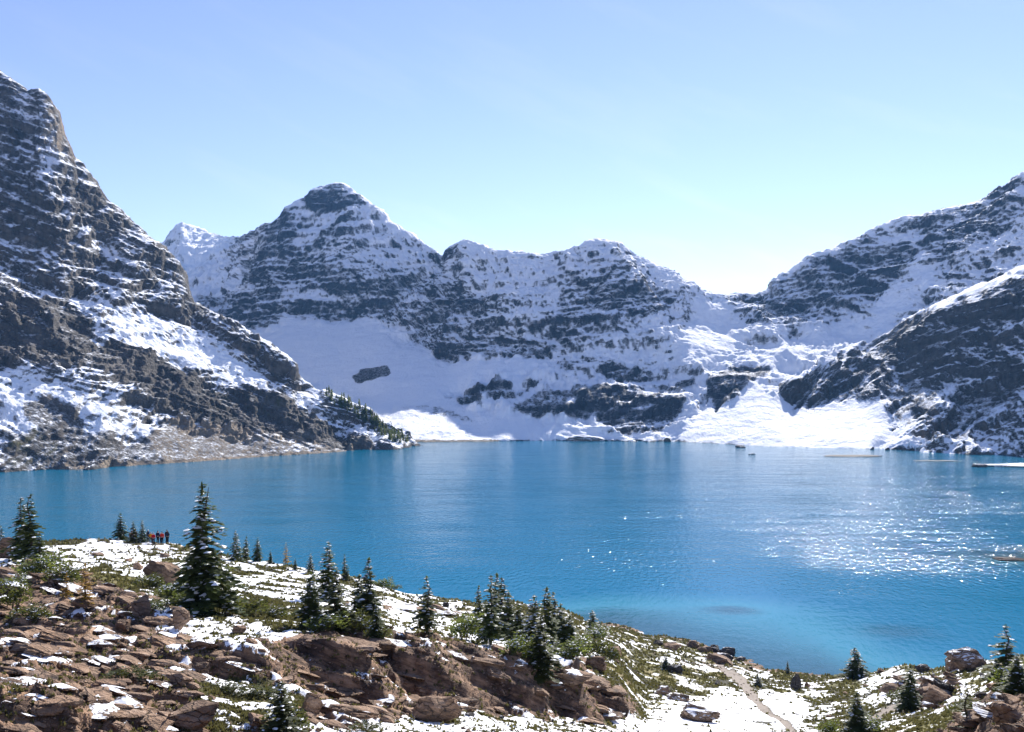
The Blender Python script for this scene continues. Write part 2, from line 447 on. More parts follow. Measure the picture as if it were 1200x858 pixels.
L_SKY = [(-130, -60, 1180), (-60, 20, 1150), (0, 82, 1130), (12, 88, 1130), (22, 97, 1130), (32, 106, 1130), (45, 104, 1130), (54, 110, 1130), (62, 122, 1130), (70, 136, 1130), (74, 152, 1130), (82, 165, 1130), (88, 183, 1130), (96, 192, 1130), (104, 205, 1130), (114, 222, 1130), (124, 232, 1130), (142, 246, 1130), (156, 262, 1130), (172, 276, 1130), (190, 289, 1130), (205, 305, 1120), (215, 322, 1115), (222, 345, 1110), (226, 358, 1105), (248, 366, 1100), (265, 376, 1090), (285, 388, 1075), (305, 399, 1060), (322, 408, 1055), (342, 424, 1045), (352, 440, 1040), (372, 452, 1035), (400, 464, 1030), (430, 480, 1025), (455, 499, 1020), (475, 513, 1020), (484, 519, 1025), (500, 523, 1010), (530, 530, 1010)]
L_CURVES = [
    ([(-130, 563, 605), (0, 555, 656), (60, 551, 685), (150, 547, 717), (250, 540, 779), (350, 533, 854), (450, 527, 930), (484, 521, 1010), (500, 526, 990), (530, 532, 990)], 9),
    ([(-130, 440, 740), (0, 440, 775), (60, 445, 790), (100, 450, 800), (200, 470, 850), (250, 478, 870), (300, 490, 890), (350, 500, 915), (400, 510, 940), (450, 519, 960), (484, 520, 1015), (500, 524, 995), (530, 531, 995)], 25),
    ([(-130, 260, 940), (0, 300, 940), (60, 335, 945), (100, 350, 950), (200, 395, 970), (250, 420, 980), (300, 440, 985), (350, 465, 985), (400, 486, 985), (450, 510, 990), (484, 520, 1018), (500, 523, 1000), (530, 530, 1000)], 25),
    (L_SKY, 1)]
L_SNOW = [
    ([(20, 105), (60, 120), (85, 185), (80, 230), (130, 300), (60, 230), (30, 190)], .16, 8),
    ([(0, 280), (60, 290), (140, 330), (200, 365), (170, 372), (80, 335), (0, 330)], -.12, 10),
    ([(80, 340), (150, 350), (205, 372), (260, 400), (330, 450), (400, 484), (450, 520), (420, 520), (380, 490), (300, 455), (230, 432), (160, 410), (115, 402), (98, 370)], .30, 7),
    ([(225, 355), (300, 398), (350, 430), (370, 455), (330, 445), (260, 395)], -.15, 5),
    ([(0, 352), (60, 350), (100, 368), (112, 400), (90, 440), (60, 440), (0, 428)], -.75, 6),
    ([(105, 405), (140, 398), (180, 420), (260, 450), (330, 470), (400, 500), (440, 526), (390, 530), (300, 505), (200, 475), (150, 450), (110, 428)], -.78, 6),
    ([(0, 430), (50, 438), (100, 430), (160, 470), (200, 520), (130, 530), (60, 520), (0, 490)], .05, 8),
    ([(25, 470), (60, 465), (100, 490), (95, 515), (60, 512), (30, 485)], -.55, 4),
    ([(150, 520), (260, 510), (330, 528), (240, 540), (170, 543)], -.35, 6),
    ([(190, 478), (300, 505), (400, 524), (250, 545), (60, 552), (0, 556), (0, 510), (60, 505), (160, 515), (200, 498)], -.50, 8),
]
ML = mountain_mat('left_mountain_rock', (.014, .0135, .015), (.088, .079, .072), (.36, .285, .21), (0, math.radians(-26), 0))
P_L = range_layer('mountain_slope', -130, 530, 620, L_CURVES, [8, 130, 170, 190, 12, 5], 4, ML, 9.3, (.42, -.10, 1), [(34, .28), (13, .6), (5, .85)],
                  -.10, L_SNOW, [([(0, 430), (60, 440), (160, 480), (210, 530), (100, 545), (0, 550)], .45, 10),
                                 ([(100, 350), (205, 372), (330, 450), (300, 455), (160, 405)], .5, 8),
                                 ([(190, 500), (330, 520), (440, 530), (250, 545), (150, 548)], .3, 6)],
                  [([(190, 478), (290, 500), (400, 522), (450, 530), (250, 545), (0, 560), (0, 520), (160, 520), (200, 496)], .9, 6),
                   ([(0, 480), (60, 500), (150, 500), (200, 540), (0, 555)], .35, 10), ([(60, 110), (100, 200), (60, 180), (40, 130)], .55, 8), ([(200, 380), (420, 480), (440, 520), (300, 440)], .3, 8)],
                  [([(0, 500), (40, 495), (80, 530), (40, 545), (0, 545)], .5, 8), ([(240, 440), (330, 470), (330, 490), (250, 460)], .38, 8), ([(380, 455), (480, 515), (440, 520), (390, 480)], .25, 6)], rib=16, thr=.62, streak_dir=.5, band_w=.24)

C_SKY = [(835, 523, 1050), (870, 512, 1070), (886, 486, 1120), (898, 468, 1175), (908, 460, 1185), (925, 450, 1190), (945, 438, 1205), (960, 426, 1235), (978, 410, 1280), (1000, 405, 1300), (1022, 404, 1295), (1040, 395, 1270), (1070, 376, 1210), (1100, 362, 1150), (1130, 350, 1120), (1160, 336, 1090), (1200, 318, 1060), (1340, 250, 990)]
C_CURVES = [
    ([(835, 521, 1022), (860, 521, 1022), (900, 523, 990), (1000, 526, 945), (1100, 531, 878), (1200, 536, 820), (1340, 545, 733)], 15),
    ([(835, 524, 1030), (870, 516, 1045), (898, 476, 1150), (925, 478, 1140), (960, 482, 1118), (1000, 475, 1120), (1030, 490, 1035), (1060, 505, 960), (1100, 505, 925), (1200, 505, 870), (1340, 500, 780)], 15),
    ([(835, 524, 1040), (870, 514, 1060), (898, 471, 1165), (925, 466, 1160), (960, 455, 1175), (1000, 440, 1200), (1060, 440, 1120), (1100, 430, 1050), (1200, 410, 960), (1340, 370, 890)], 15),
    (C_SKY, 1),
    ([(835, 526, 1100), (870, 514, 1120), (900, 472, 1210), (960, 425, 1275), (1000, 403.5, 1335), (1040, 393.5, 1305), (1100, 359, 1195), (1200, 315, 1100), (1340, 247, 1035)], 9)]
C_SNOW = [
    ([(835, 500), (900, 484), (960, 474), (1005, 462), (1045, 468), (1032, 515), (1010, 532), (840, 530)], .8, 5),
    ([(905, 490), (915, 455), (975, 415), (1040, 400), (1100, 365), (1200, 320), (1200, 470), (1100, 500), (1030, 475), (1000, 470), (960, 485)], -.24, 5),
    ([(1130, 490), (1200, 470), (1200, 540), (1130, 530)], .05, 8),
    ([(900, 462), (960, 424), (1040, 393), (1100, 360), (1200, 316), (1200, 290), (900, 440)], .04, 2),
    ([(1020, 520), (1060, 500), (1100, 510), (1080, 530)], .35, 5)]
MC = mountain_mat('spur_rock', (.014, .014, .017), (.060, .055, .053), (.17, .13, .10), (0, math.radians(32), 0))
P_C = range_layer('mountain_spur', 835, 1340, 430, C_CURVES, [8, 60, 90, 110, 12, 10, 5], 4, MC, 21.4, (-.62, 0, 1), [(30, .8), (11, .9), (4.5, .9)],
                  -.04, C_SNOW, [([(835, 500), (900, 484), (1005, 464), (1045, 470), (1032, 520), (1010, 540), (840, 540)], .12, 6)],
                  [([(1080, 480), (1200, 430), (1200, 545), (1020, 535)], .45, 12)], [], rib=14, thr=.64, streak_dir=-.9, band_w=.30)
# ------------------------------------------------------------------ near ground
G = {
 -420: [(3, 'z', 58.2), (10, 'z', 56), (28, 830), (50, 740), (90, 650), (150, 'z', 40), (200, 'z', 20), (250, 'z', -5), (330, 'z', -12)],
 -120: [(3, 'z', 58.2), (10, 'z', 55), (22, 890), (28, 845), (42, 765), (58, 712), (85, 668), (120, 640), (150, 'z', 30), (200, 'z', 14), (240, 'z', -2), (330, 'z', -12)],
 0: [(3, 'z', 58.2), (10, 'z', 54.5), (22, 935), (26.3, 880), (28, 806), (42, 768), (58, 712), (85, 668), (120, 640), (150, 'z', 29), (200, 'z', 13), (240, 'z', -2), (330, 'z', -12)],
 60: [(3, 'z', 58.2), (10, 'z', 54.5), (22, 935), (27, 880), (28.8, 812), (42, 768), (60, 708), (85, 664), (124, 634), (150, 'z', 29), (200, 'z', 13), (240, 'z', -2), (330, 'z', -12)],
 120: [(3, 'z', 58.2), (10, 'z', 54.5), (22, 915), (28.2, 858), (29.8, 826), (42, 770), (60, 709), (85, 666), (126, 632), (150, 'z', 29), (200, 'z', 12), (240, 'z', -2), (330, 'z', -12)],
 200: [(3, 'z', 58.2), (10, 'z', 54.5), (22, 910), (29.5, 860), (31, 838), (42, 778), (60, 716), (85, 678), (126, 636), (150, 'z', 28), (200, 'z', 11), (240, 'z', -2), (330, 'z', -12)],
 300: [(3, 'z', 58.2), (10, 'z', 54.5), (22, 910), (29, 862), (38, 815), (41.3, 798), (43, 757), (60, 728), (82, 696), (122, 657), (145, 'z', 27), (200, 'z', 9), (236, 'z', -2), (330, 'z', -12)],
 400: [(3, 'z', 58.2), (10, 'z', 54), (22, 910), (31, 862), (42, 824), (46, 806), (48.2, 752), (62, 736), (85, 702), (122, 674), (145, 'z', 25), (200, 'z', 7), (236, 'z', -2), (330, 'z', -12)],
 500: [(3, 'z', 58.2), (10, 'z', 54), (24, 910), (36, 862), (49, 838), (52.6, 824), (55, 763), (66, 748), (80, 736), (100, 712), (130, 697), (152, 'z', 23), (200, 'z', 5), (232, 'z', -2), (330, 'z', -12)],
 600: [(3, 'z', 58.2), (10, 'z', 53.5), (26, 910), (42, 862), (56, 840), (58.4, 829), (61, 774), (75, 757), (95, 740), (122, 716), (150, 705), (175, 'z', 18), (206, 'z', 4), (232, 'z', -2), (330, 'z', -12)],
 660: [(3, 'z', 58.2), (10, 'z', 53.5), (30, 910), (47, 862), (60, 844), (62.4, 837), (65, 786), (78, 770), (100, 750), (130, 728), (165, 714), (188, 'z', 12.5), (222, 'z', 2), (240, 'z', -1), (330, 'z', -11)],
 715: [(3, 'z', 58.2), (10, 'z', 53), (32, 915), (54, 862), (66, 846), (68, 838), (70, 808), (84, 786), (110, 764), (150, 745), (200, 736), (226, 734), (236, 'z', -.4), (262, 'z', -2.0), (330, 'z', -9)],
 760: [(3, 'z', 58.2), (10, 'z', 53), (34, 915), (66, 862), (84, 836), (100, 815), (130, 786), (170, 759), (205, 748), (219, 745), (230, 'z', -.5), (262, 'z', -2.2), (330, 'z', -8)],
 850: [(3, 'z', 58.2), (10, 'z', 53), (34, 915), (75, 860), (100, 826), (140, 797), (170, 781), (192, 773), (201, 770), (212, 'z', -.5), (240, 'z', -1.8), (265, 'z', -3), (330, 'z', -8)],
 900: [(3, 'z', 58.2), (10, 'z', 53), (34, 915), (78, 860), (105, 830), (140, 808), (170, 794), (185, 788), (192, 785), (203, 'z', -.5), (232, 'z', -1.8), (260, 'z', -4), (330, 'z', -9)],
 950: [(3, 'z', 58.2), (10, 'z', 53), (34, 915), (80, 860), (110, 832), (150, 806), (175, 795), (188, 791), (198, 'z', -.6), (225, 'z', -2.2), (260, 'z', -5), (330, 'z', -10)],
 1000: [(3, 'z', 58.2), (10, 'z', 53), (34, 915), (80, 860), (110, 828), (150, 802), (172, 790), (184, 'z', .8), (190, 'z', -.6), (215, 'z', -3), (260, 'z', -7), (330, 'z', -11)],
 1060: [(3, 'z', 58.2), (10, 'z', 53), (34, 915), (72, 860), (95, 830), (120, 805), (150, 780), (166, 'z', 9), (184, 'z', -1), (215, 'z', -6), (330, 'z', -12)],
 1130: [(3, 'z', 58.2), (10, 'z', 53.5), (34, 905), (62, 858), (80, 828), (100, 800), (125, 772), (142, 'z', 16), (178, 'z', -1), (215, 'z', -8), (330, 'z', -12)],
 1200: [(3, 'z', 58.2), (10, 'z', 54), (26, 890), (37, 858), (47, 822), (62, 796), (80, 784), (112, 768), (130, 'z', 20), (176, 'z', -1), (215, 'z', -8), (330, 'z', -12)],
 1330: [(3, 'z', 58.2), (10, 'z', 54.5), (26, 870), (32, 845), (45, 800), (60, 775), (100, 750), (130, 'z', 22), (180, 'z', -1), (330, 'z', -12)],
 1620: [(3, 'z', 58.2), (10, 'z', 55), (26, 850), (45, 780), (60, 750), (100, 720), (140, 'z', 24), (190, 'z', -1), (330, 'z', -12)],
}
gk = sorted(G)
g_ld = np.linspace(math.log(3), math.log(330), 1400)
tab = []
for k in gk:
    dd = []; zz = []
    for e in G[k]:
        dd.append(math.log(e[0])); zz.append(e[2] if e[1] == 'z' else EYE - (e[1] - HOR) * e[0] / F)
    tab.append(smooth1(np.interp(g_ld, dd, zz), 9))
tab = np.array(tab)

def fg_px():
    a = np.linspace(-60, 1260, 820)
    return np.concatenate([np.linspace(-420, -62, 50, endpoint=False), a, np.linspace(1265, 1620, 50)])
fpx = fg_px()
# between key columns: smooth monotone blending
ki = np.clip(np.searchsorted(gk, fpx, 'right') - 1, 0, len(gk) - 2)
kf = (fpx - np.array(gk)[ki]) / (np.array(gk)[ki + 1] - np.array(gk)[ki])
kf = kf * .45 + .55 * kf * kf * (3 - 2 * kf)
base_tab = tab[ki] * (1 - kf)[:, None] + tab[ki + 1] * kf[:, None]       # (C, ld)
fd = np.concatenate([np.geomspace(3, 24, 50, endpoint=False), np.geomspace(24, 250, 660, endpoint=False), np.linspace(250, 330, 20)])
FR, FC = len(fd), len(fpx)
BZ = np.empty((FR, FC), np.float32)
for c in range(FC): BZ[:, c] = np.interp(np.log(fd), g_ld, base_tab[c])
D2 = np.repeat(fd[:, None], FC, 1).astype(np.float32)
X2 = ((fpx[None, :] - 600) / F * fd[:, None]).astype(np.float32)
PX2 = np.repeat(fpx[None, :], FR, 0).astype(np.float32)
PY2 = (HOR - (BZ - EYE) * F / D2).astype(np.float32)
wob = fbm(X2 / 6, D2 / 6, o=3)
MXf = PX2 + fbm(PX2 / 22, PY2 / 14, o=3) * 10; MYf = PY2 + fbm(PX2 / 22 + 40, PY2 / 14, o=3) * 6
# what covers the ground (0..1), drawn as patches
rockp = paint(MXf, MYf, .12, [
    ([(-80, 690), (0, 665), (70, 660), (240, 728), (300, 745), (440, 738), (560, 758), (690, 786), (745, 830), (740, 850), (600, 850), (540, 840), (430, 850), (340, 858), (330, 900), (-80, 900)], .92, 6),
    ([(215, 725), (330, 730), (350, 748), (250, 760), (215, 745)], .25, 5),
    ([(215, 800), (300, 785), (360, 815), (360, 850), (250, 850)], .3, 6),
    ([(540, 836), (740, 848), (740, 870), (360, 870), (430, 850)], .35, 5),
    ([(100, 630), (235, 633), (330, 655), (330, 662), (200, 645), (60, 650)], .45, 4),
    ([(400, 700), (560, 712), (560, 722), (400, 716)], .5, 4),
    ([(640, 762), (680, 760), (712, 780), (690, 790), (640, 782)], .8, 4),
    ([(1040, 790), (1130, 790), (1125, 830), (1060, 835)], .55, 6),
    ([(1110, 858), (1130, 825), (1200, 792), (1300, 780), (1300, 900), (1110, 900)], .95, 6),
    ([(780, 770), (900, 778), (900, 786), (830, 786), (760, 770)], .5, 4)])
snowp = paint(MXf, MYf, .12, [
    ([(-80, 660), (50, 640), (130, 634), (240, 638), (340, 660), (440, 684), (520, 702), (610, 710), (590, 750), (470, 750), (350, 712), (300, 700), (200, 690), (120, 664), (60, 680), (-80, 700)], .65, 6),
    ([(60, 648), (100, 640), (240, 645), (235, 668), (180, 680), (120, 660), (80, 665)], .80, 5),
    ([(440, 738), (480, 722), (580, 730), (585, 750), (500, 745)], .85, 5),
    ([(190, 705), (230, 720), (320, 735), (350, 748), (300, 765), (240, 758), (180, 735)], .86, 5),
    ([(215, 742), (230, 775), (330, 800), (380, 835), (330, 860), (230, 840), (200, 800)], .42, 8),
    ([(355, 830), (440, 835), (500, 850), (560, 835), (640, 845), (740, 845), (760, 870), (350, 870)], .76, 6),
    ([(600, 706), (700, 730), (760, 745), (860, 772), (960, 792), (1060, 780), (1140, 772), (1300, 765), (1300, 830), (1120, 858), (1100, 900), (700, 900), (745, 830), (690, 785), (640, 745)], .50, 6),
    ([(780, 822), (850, 812), (930, 812), (955, 830), (930, 858), (880, 900), (740, 900), (740, 850)], .97, 6),
    ([(560, 745), (640, 755), (700, 765), (690, 780), (620, 775), (560, 760)], .7, 5),
    ([(690, 765), (760, 768), (810, 800), (760, 815), (720, 800), (700, 785)], .22, 6),
    ([(790, 788), (860, 792), (850, 806), (800, 806)], .2, 4),
    ([(560, 700), (700, 726), (860, 770), (960, 790), (1060, 778), (1060, 784), (960, 798), (860, 779), (700, 737), (560, 708)], .3, 3),
    ([(960, 798), (1040, 792), (1040, 812), (980, 820)], .30, 6),
    ([(970, 835), (1050, 835), (1120, 850), (1120, 900), (960, 900)], .35, 6),
    ([(1010, 790), (1060, 785), (1060, 830), (1000, 830)], .8, 5),
    ([(1125, 825), (1200, 792), (1300, 780), (1300, 900), (1110, 900), (1110, 855)], .06, 5)])
trail = np.maximum(linemask(PX2, PY2, [(842, 777), (850, 788), (866, 798), (878, 812), (890, 826), (905, 838), (922, 850), (940, 870)], 4.2),
                   linemask(PX2, PY2, [(985, 872), (1005, 850), (1040, 832), (1066, 822), (1110, 816)], 4.0))
trail = np.maximum(trail, linemask(PX2, PY2, [(858, 790), (870, 800), (882, 816)], 7))
st = fbm(X2 / 1.1 + 5, (D2 + X2 * .25) / .62, o=4, gain=.62)          # low turf steps poking through thin snow
st2 = fbm(X2 / 4.5, D2 / 3.5, o=3)
far = sst(60, 140, D2)
sn = snowp + (fbm(X2 / (2.4 + 3.2 * far), (D2 + X2 * .2) / (1.5 + 3.2 * far) + 3, o=4, gain=.60) * 1.0 + st2 * .50 - np.abs(st) * .22) - .52
snow2 = np.clip(.5 + sn * 1.6, -.6, 1.6)
snow2 = np.where(trail > .4, -.4, snow2)
sm = sst(.4, .7, snow2)
# relief
Z2 = BZ + fbm(X2 / 14, D2 / 14, o=2) * .28 * sst(6, 25, D2) * (1 - sst(150, 185, D2) * .8)
rk = rockp * sst(10, 24, D2)
Z2 = Z2 + (fbm(X2 / 3.2, D2 / 4.2, o=4, gain=.55) * .55 + ridged(X2 / 2.2 + 7, D2 / 2.6, o=3) * .3) * rk
warpf = fbm(X2 / 7 + 9, D2 / 7, o=3)
for L, A, k in ((1.7, .95, 0), (.62, 1.0, 1), (.24, .9, 2)):
    s_ = (Z2 + X2 * .33 + D2 * .42) / L + warpf * (1.0 / L) * .8 + k * .4
    # fractured blocks: joints shift the bedding
    jx = np.floor((X2 + D2 * .3 + warpf * 1.5) / (L * 2.6)); hj = (np.sin(jx * 91.7 + k) * 43758.5) % 1.0
    s_ = s_ + (hj - .5) * .8
    f_ = s_ - np.floor(s_)
    Z2 = Z2 + L * (sst(.45, .98, f_) - f_) * A * rk * np.clip(.5 + .9 * fbm(X2 / (4 * L) + k, D2 / (4 * L), o=2), 0.05, 1.1) * (1 - .45 * sm)
turf = (1 - rockp)
Z2 = Z2 + st * .07 * turf * (1 + far) * (1 - .6 * sm) + sm * .07 * (1 - sst(150, 190, D2)) - .12 * sst(.3, .9, trail)
N2f = normals(np.stack([X2, D2, Z2], -1))
nzf = N2f[..., 2]
snow2 = snow2 - (sst(.80, .45, nzf)) * 1.0 * np.clip(rockp * 1.5, .25, 1)
grass2 = np.clip(.5 + (1 - rockp) * .6 + fbm(X2 / 2.5 + 11, D2 / 3, o=4) * .5 - .35, 0, 1)
olive = np.clip(.5 + fbm(X2 / 9 + 3, D2 / 12, o=3) * .7, 0, 1)
wetb = sst(1.6, .1, Z2)

gm = NT('mountain_ground')
a = gm.node('ShaderNodeSeparateColor'); gm.l.new(gm.attr('cover', True), a.inputs[0])
gsn, grk, gol = a.outputs[0], a.outputs[1], a.outputs[2]
gtr = gm.attr('trail')
p0 = gm.pos(); pb = gm.pos((.4, .4, 2.4), (math.radians(22), math.radians(-18), 0))
nA = gm.noise(p0, .55, 6, .65); nB = gm.noise(p0, 3.2, 5, .65); nC = gm.noise(pb, 1.4, 5, .65); nD = gm.noise(p0, 11, 3, .6)
rockc = gm.ramp(gm.add(gm.mul(nA, .5), gm.mul(nC, .5)), [(.34, (.040, .028, .022)), (.47, (.105, .064, .043)), (.59, (.33, .205, .125)), (.72, (.48, .355, .27))])
rockc = gm.mix(gm.ss(nB, .58, .72, 0, .55), rockc, (.10, .10, .10))
vor = gm.node('ShaderNodeTexVoronoi', feature='DISTANCE_TO_EDGE'); vor.inputs['Scale'].default_value = .8
gm.l.new(gm.mix(.5, gm.pos((.45, .6, 2.2), (math.radians(20), math.radians(-18), .4)), gm.noise(p0, .9, 4, .65, col=True), 'ADD'), vor.inputs['Vector'])
crack = gm.math('MAXIMUM', gm.ss(vor.outputs['Distance'], .0, .03), gm.ss(nA, .42, .52))
rockc = gm.mix(crack, gm.mix(.75, rockc, (.03, .024, .02)), rockc)
turfc = gm.ramp(gm.add(gm.mul(nB, .45), gm.mul(gol, .55)), [(.30, (.022, .020, .012)), (.47, (.070, .066, .024)), (.60, (.165, .155, .042)), (.76, (.25, .20, .09))])
turfc = gm.mix(gm.ss(nD, .52, .66, 0, .7), turfc, (.035, .028, .02))
ground = gm.mix(gm.ss(gm.add(grk, gm.mul(gm.add(nB, -.5), 1.1)), .42, .58), turfc, rockc)
ground = gm.mix(gm.ss(gtr, .3, .7), ground, gm.mix(nB, (.20, .165, .135), (.30, .26, .22)))
edge = gm.add(gm.mul(gm.add(nB, -.5), .9), gm.mul(gm.add(nD, -.5), .9))
fS = gm.ss(gm.add(gsn, edge), .44, .56)
col = gm.mix(fS, ground, gm.mix(nA, (.84, .86, .89), (.91, .91, .92)))
hgt = gm.add(gm.add(gm.mul(nB, .5), gm.mul(nD, .22)), gm.add(gm.mul(nC, .5), gm.mul(crack, .18)))
hh = gm.add(gm.mul(hgt, gm.math('SUBTRACT', 1.0, gm.mul(fS, .86))), gm.mul(fS, .35))
GROUND = gm.end(gm.pbr(col, .88, gm.bump(hh, .26), .2))
Pf = np.stack([X2, D2, Z2], -1)
cov = np.stack([snow2 - wetb * .5, rockp + sst(.75, .5, nzf) * .5 + wetb * .5 + (fbm(X2 / 3, D2 / 3, o=3)) * .15, olive, np.ones_like(Z2)], -1)
me = raw_mesh('ground', Pf, grid_faces(FR, FC), [GROUND], True, {'cover': cov.reshape(-1, 4), 'trail': trail})
o = link(bpy.data.objects.new('ground', me)); o['kind'] = 'structure'
PYf = HOR - (Z2 - EYE) * F / D2

def col_of(px): return int(np.clip(np.searchsorted(fpx, px), 0, FC - 1))
def ground_at(px, d):
    c = col_of(px)
    return float(np.interp(d, fd, Z2[:, c]))
def ground_xy(x, y): return ground_at(600 + x / y * F, y)
def hit(px, py):
    """first ground point that the photo shows at this place"""
    c = col_of(px)
    k = np.argmax(PYf[50:, c] <= py) + 50
    if PYf[k, c] > py: k = int(np.argmin(PYf[50:, c])) + 50
    d = float(fd[k])
    return Vector(((px - 600) / F * d, d, float(Z2[k, c])))

# ------------------------------------------------------------------ water
wpx = np.linspace(-900, 2100, 420)
wd = np.geomspace(130, 1500, 300)
WX = (wpx[None, :] - 600) / F * wd[:, None]; WD = np.repeat(wd[:, None], len(wpx), 1)
bed = np.full(WX.shape, -30.0, np.float32)
near = WD < 329
pcl = np.clip(np.repeat(wpx[None, :], len(wd), 0), -420, 1620)
cc = np.clip(np.searchsorted(fpx, pcl), 0, FC - 1); rr = np.clip(np.searchsorted(fd, WD), 0, FR - 1)
bed[near] = BZ[rr[near], cc[near]]
fade = sst(240, 325, WD)
bed = np.where(near, bed * (1 - fade) + -16 * fade, bed)
for (bx, by, rx, ry, top) in ((188, 318, 42, 22, -.5), (60, 246, 11, 6, -1.0), (330, 850, 60, 20, -1.2), (462, 760, 60, 30, -1.0)):
    g_ = np.exp(-(((WX - bx) / rx) ** 2 + ((WD - by) / ry) ** 2))
    bed = np.maximum(bed, bed * (1 - g_) + top * g_)
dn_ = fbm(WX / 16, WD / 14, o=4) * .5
bed_ripple = np.zeros_like(WX)  # dark rock under shallows, plus one wind-ripple patch's dimmer reflection painted as colour
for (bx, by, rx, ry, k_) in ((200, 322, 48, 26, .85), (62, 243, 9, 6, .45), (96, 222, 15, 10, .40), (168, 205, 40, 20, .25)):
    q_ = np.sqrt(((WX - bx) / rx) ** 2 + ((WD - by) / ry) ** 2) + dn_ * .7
    bed_ripple = np.maximum(bed_ripple, k_ * sst(1.15, .25, q_))
WN = NT('glacial_water')
dep = WN.attr('depth')
pw = WN.pos(); pws = WN.pos((1, .55, 1), (0, 0, math.radians(12)))
big = WN.noise(pw, .010, 3, .5); mid_ = WN.noise(WN.pos((.35, 1, 1)), .05, 4, .6)
patch = WN.ss(WN.add(WN.mul(big, .5), WN.mul(mid_, .5)), .38, .60, .5, 1.0)
w1 = WN.noise(WN.pos((1, .5, 1), (0, 0, math.radians(12))), .55, 2, .6); w2 = WN.noise(pws, 1.7, 3, .62); w3 = WN.noise(pw, .09, 2, .5)
wh = WN.add(WN.add(WN.mul(w1, 1.0), WN.mul(w2, .18)), WN.mul(w3, .3))
nw = WN.bump(WN.mul(wh, WN.mul(patch, WN.attr('wind'))), .66)
deepc = WN.mix(WN.mul(patch, .5), (.0001, .118, .215), (.0001, .142, .262))
shal = WN.mix(WN.ss(dep, 1.0, 7.0), (.035, .205, .285), deepc)
shal = WN.mix(WN.attr('bed_ripple_dark'), shal, (.010, .050, .058))
water = WN.pbr(shal, .085, nw, .17, IOR=1.33)
tr = WN.node('ShaderNodeBsdfTransparent'); tr.inputs[0].default_value = (.62, .86, .90, 1)
gl = WN.node('ShaderNodeBsdfGlossy'); gl.inputs['Roughness'].default_value = .055; WN.l.new(nw, gl.inputs['Normal'])
fr = WN.node('ShaderNodeFresnel'); fr.inputs['IOR'].default_value = 1.33; WN.l.new(nw, fr.inputs['Normal'])
mx1 = WN.node('ShaderNodeMixShader'); WN.l.new(fr.outputs[0], mx1.inputs[0]); WN.l.new(tr.outputs[0], mx1.inputs[1]); WN.l.new(gl.outputs[0], mx1.inputs[2])
mx2 = WN.node('ShaderNodeMixShader'); WN.put(mx2.inputs[0], WN.ss(dep, .0, 2.4, .35, 1.0)); WN.l.new(mx1.outputs[0], mx2.inputs[1]); WN.l.new(water, mx2.inputs[2])
WATER = WN.end(mx2.outputs[0])
Pw = np.stack([WX, WD, np.zeros_like(WX)], -1)
me = raw_mesh('lake_water', Pw, grid_faces(*WX.shape), [WATER], True, {'depth': np.clip(-bed, 0, 30), 'bed_ripple_dark': bed_ripple, 'wind': .30 + .70 * sst(245, 330, WD + 18 * fbm(WX / 40, WD / 30, o=3))})
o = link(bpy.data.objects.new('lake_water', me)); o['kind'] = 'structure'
me = raw_mesh('lakebed', [(-3000, 180, -14.5), (3000, 180, -14.5), (3000, 3200, -14.5), (-3000, 3200, -14.5)], [[0, 1, 2, 3]], [GROUND])
o = link(bpy.data.objects.new('lakebed', me)); o['kind'] = 'structure'
# ------------------------------------------------------------------ materials of the small things
def leaf_mat(name, c1, c2, tcol, tw=.35):
    m = NT(name)
    n = m.noise(m.pos(), 3.0, 3, .6)
    n2 = m.noise(m.pos(), .5, 2, .5)
    c = m.mix(m.ss(m.add(m.mul(n, .6), m.mul(n2, .4)), .38, .62), c1, c2)
    d = m.pbr(c, .7, None, .25)
    t = m.node('ShaderNodeBsdfTranslucent'); t.inputs[0].default_value = (*tcol, 1)
    x = m.node('ShaderNodeMixShader'); x.inputs[0].default_value = tw
    m.l.new(d, x.inputs[1]); m.l.new(t.outputs[0], x.inputs[2])
    return m.end(x.outputs[0])
FIR = leaf_mat('fir_needles', (.018, .032, .014), (.060, .085, .024), (.20, .24, .05), .42)
FIR2 = leaf_mat('olive_needles', (.028, .038, .012), (.075, .085, .022), (.15, .165, .035), .34)
LARCH = leaf_mat('golden_larch_needles', (.30, .19, .035), (.42, .27, .06), (.45, .30, .05), .4)
GRASS = leaf_mat('dry_grass', (.045, .040, .016), (.14, .125, .045), (.16, .15, .05), .3)
bk = NT('bark'); BARK = bk.end(bk.pbr(bk.mix(bk.noise(bk.pos(), 9, 3), (.045, .032, .024), (.13, .10, .08)), .9))
sw = NT('snow_clump'); SNOW = sw.end(sw.pbr(sw.mix(sw.noise(sw.pos(), 4, 3), (.82, .84, .88), (.9, .9, .91)), .8))
gd = NT('grey_dead_wood'); DEAD = gd.end(gd.pbr(gd.mix(gd.noise(gd.pos((4, 4, .6)), 5, 3), (.07, .06, .055), (.2, .18, .165)), .9))

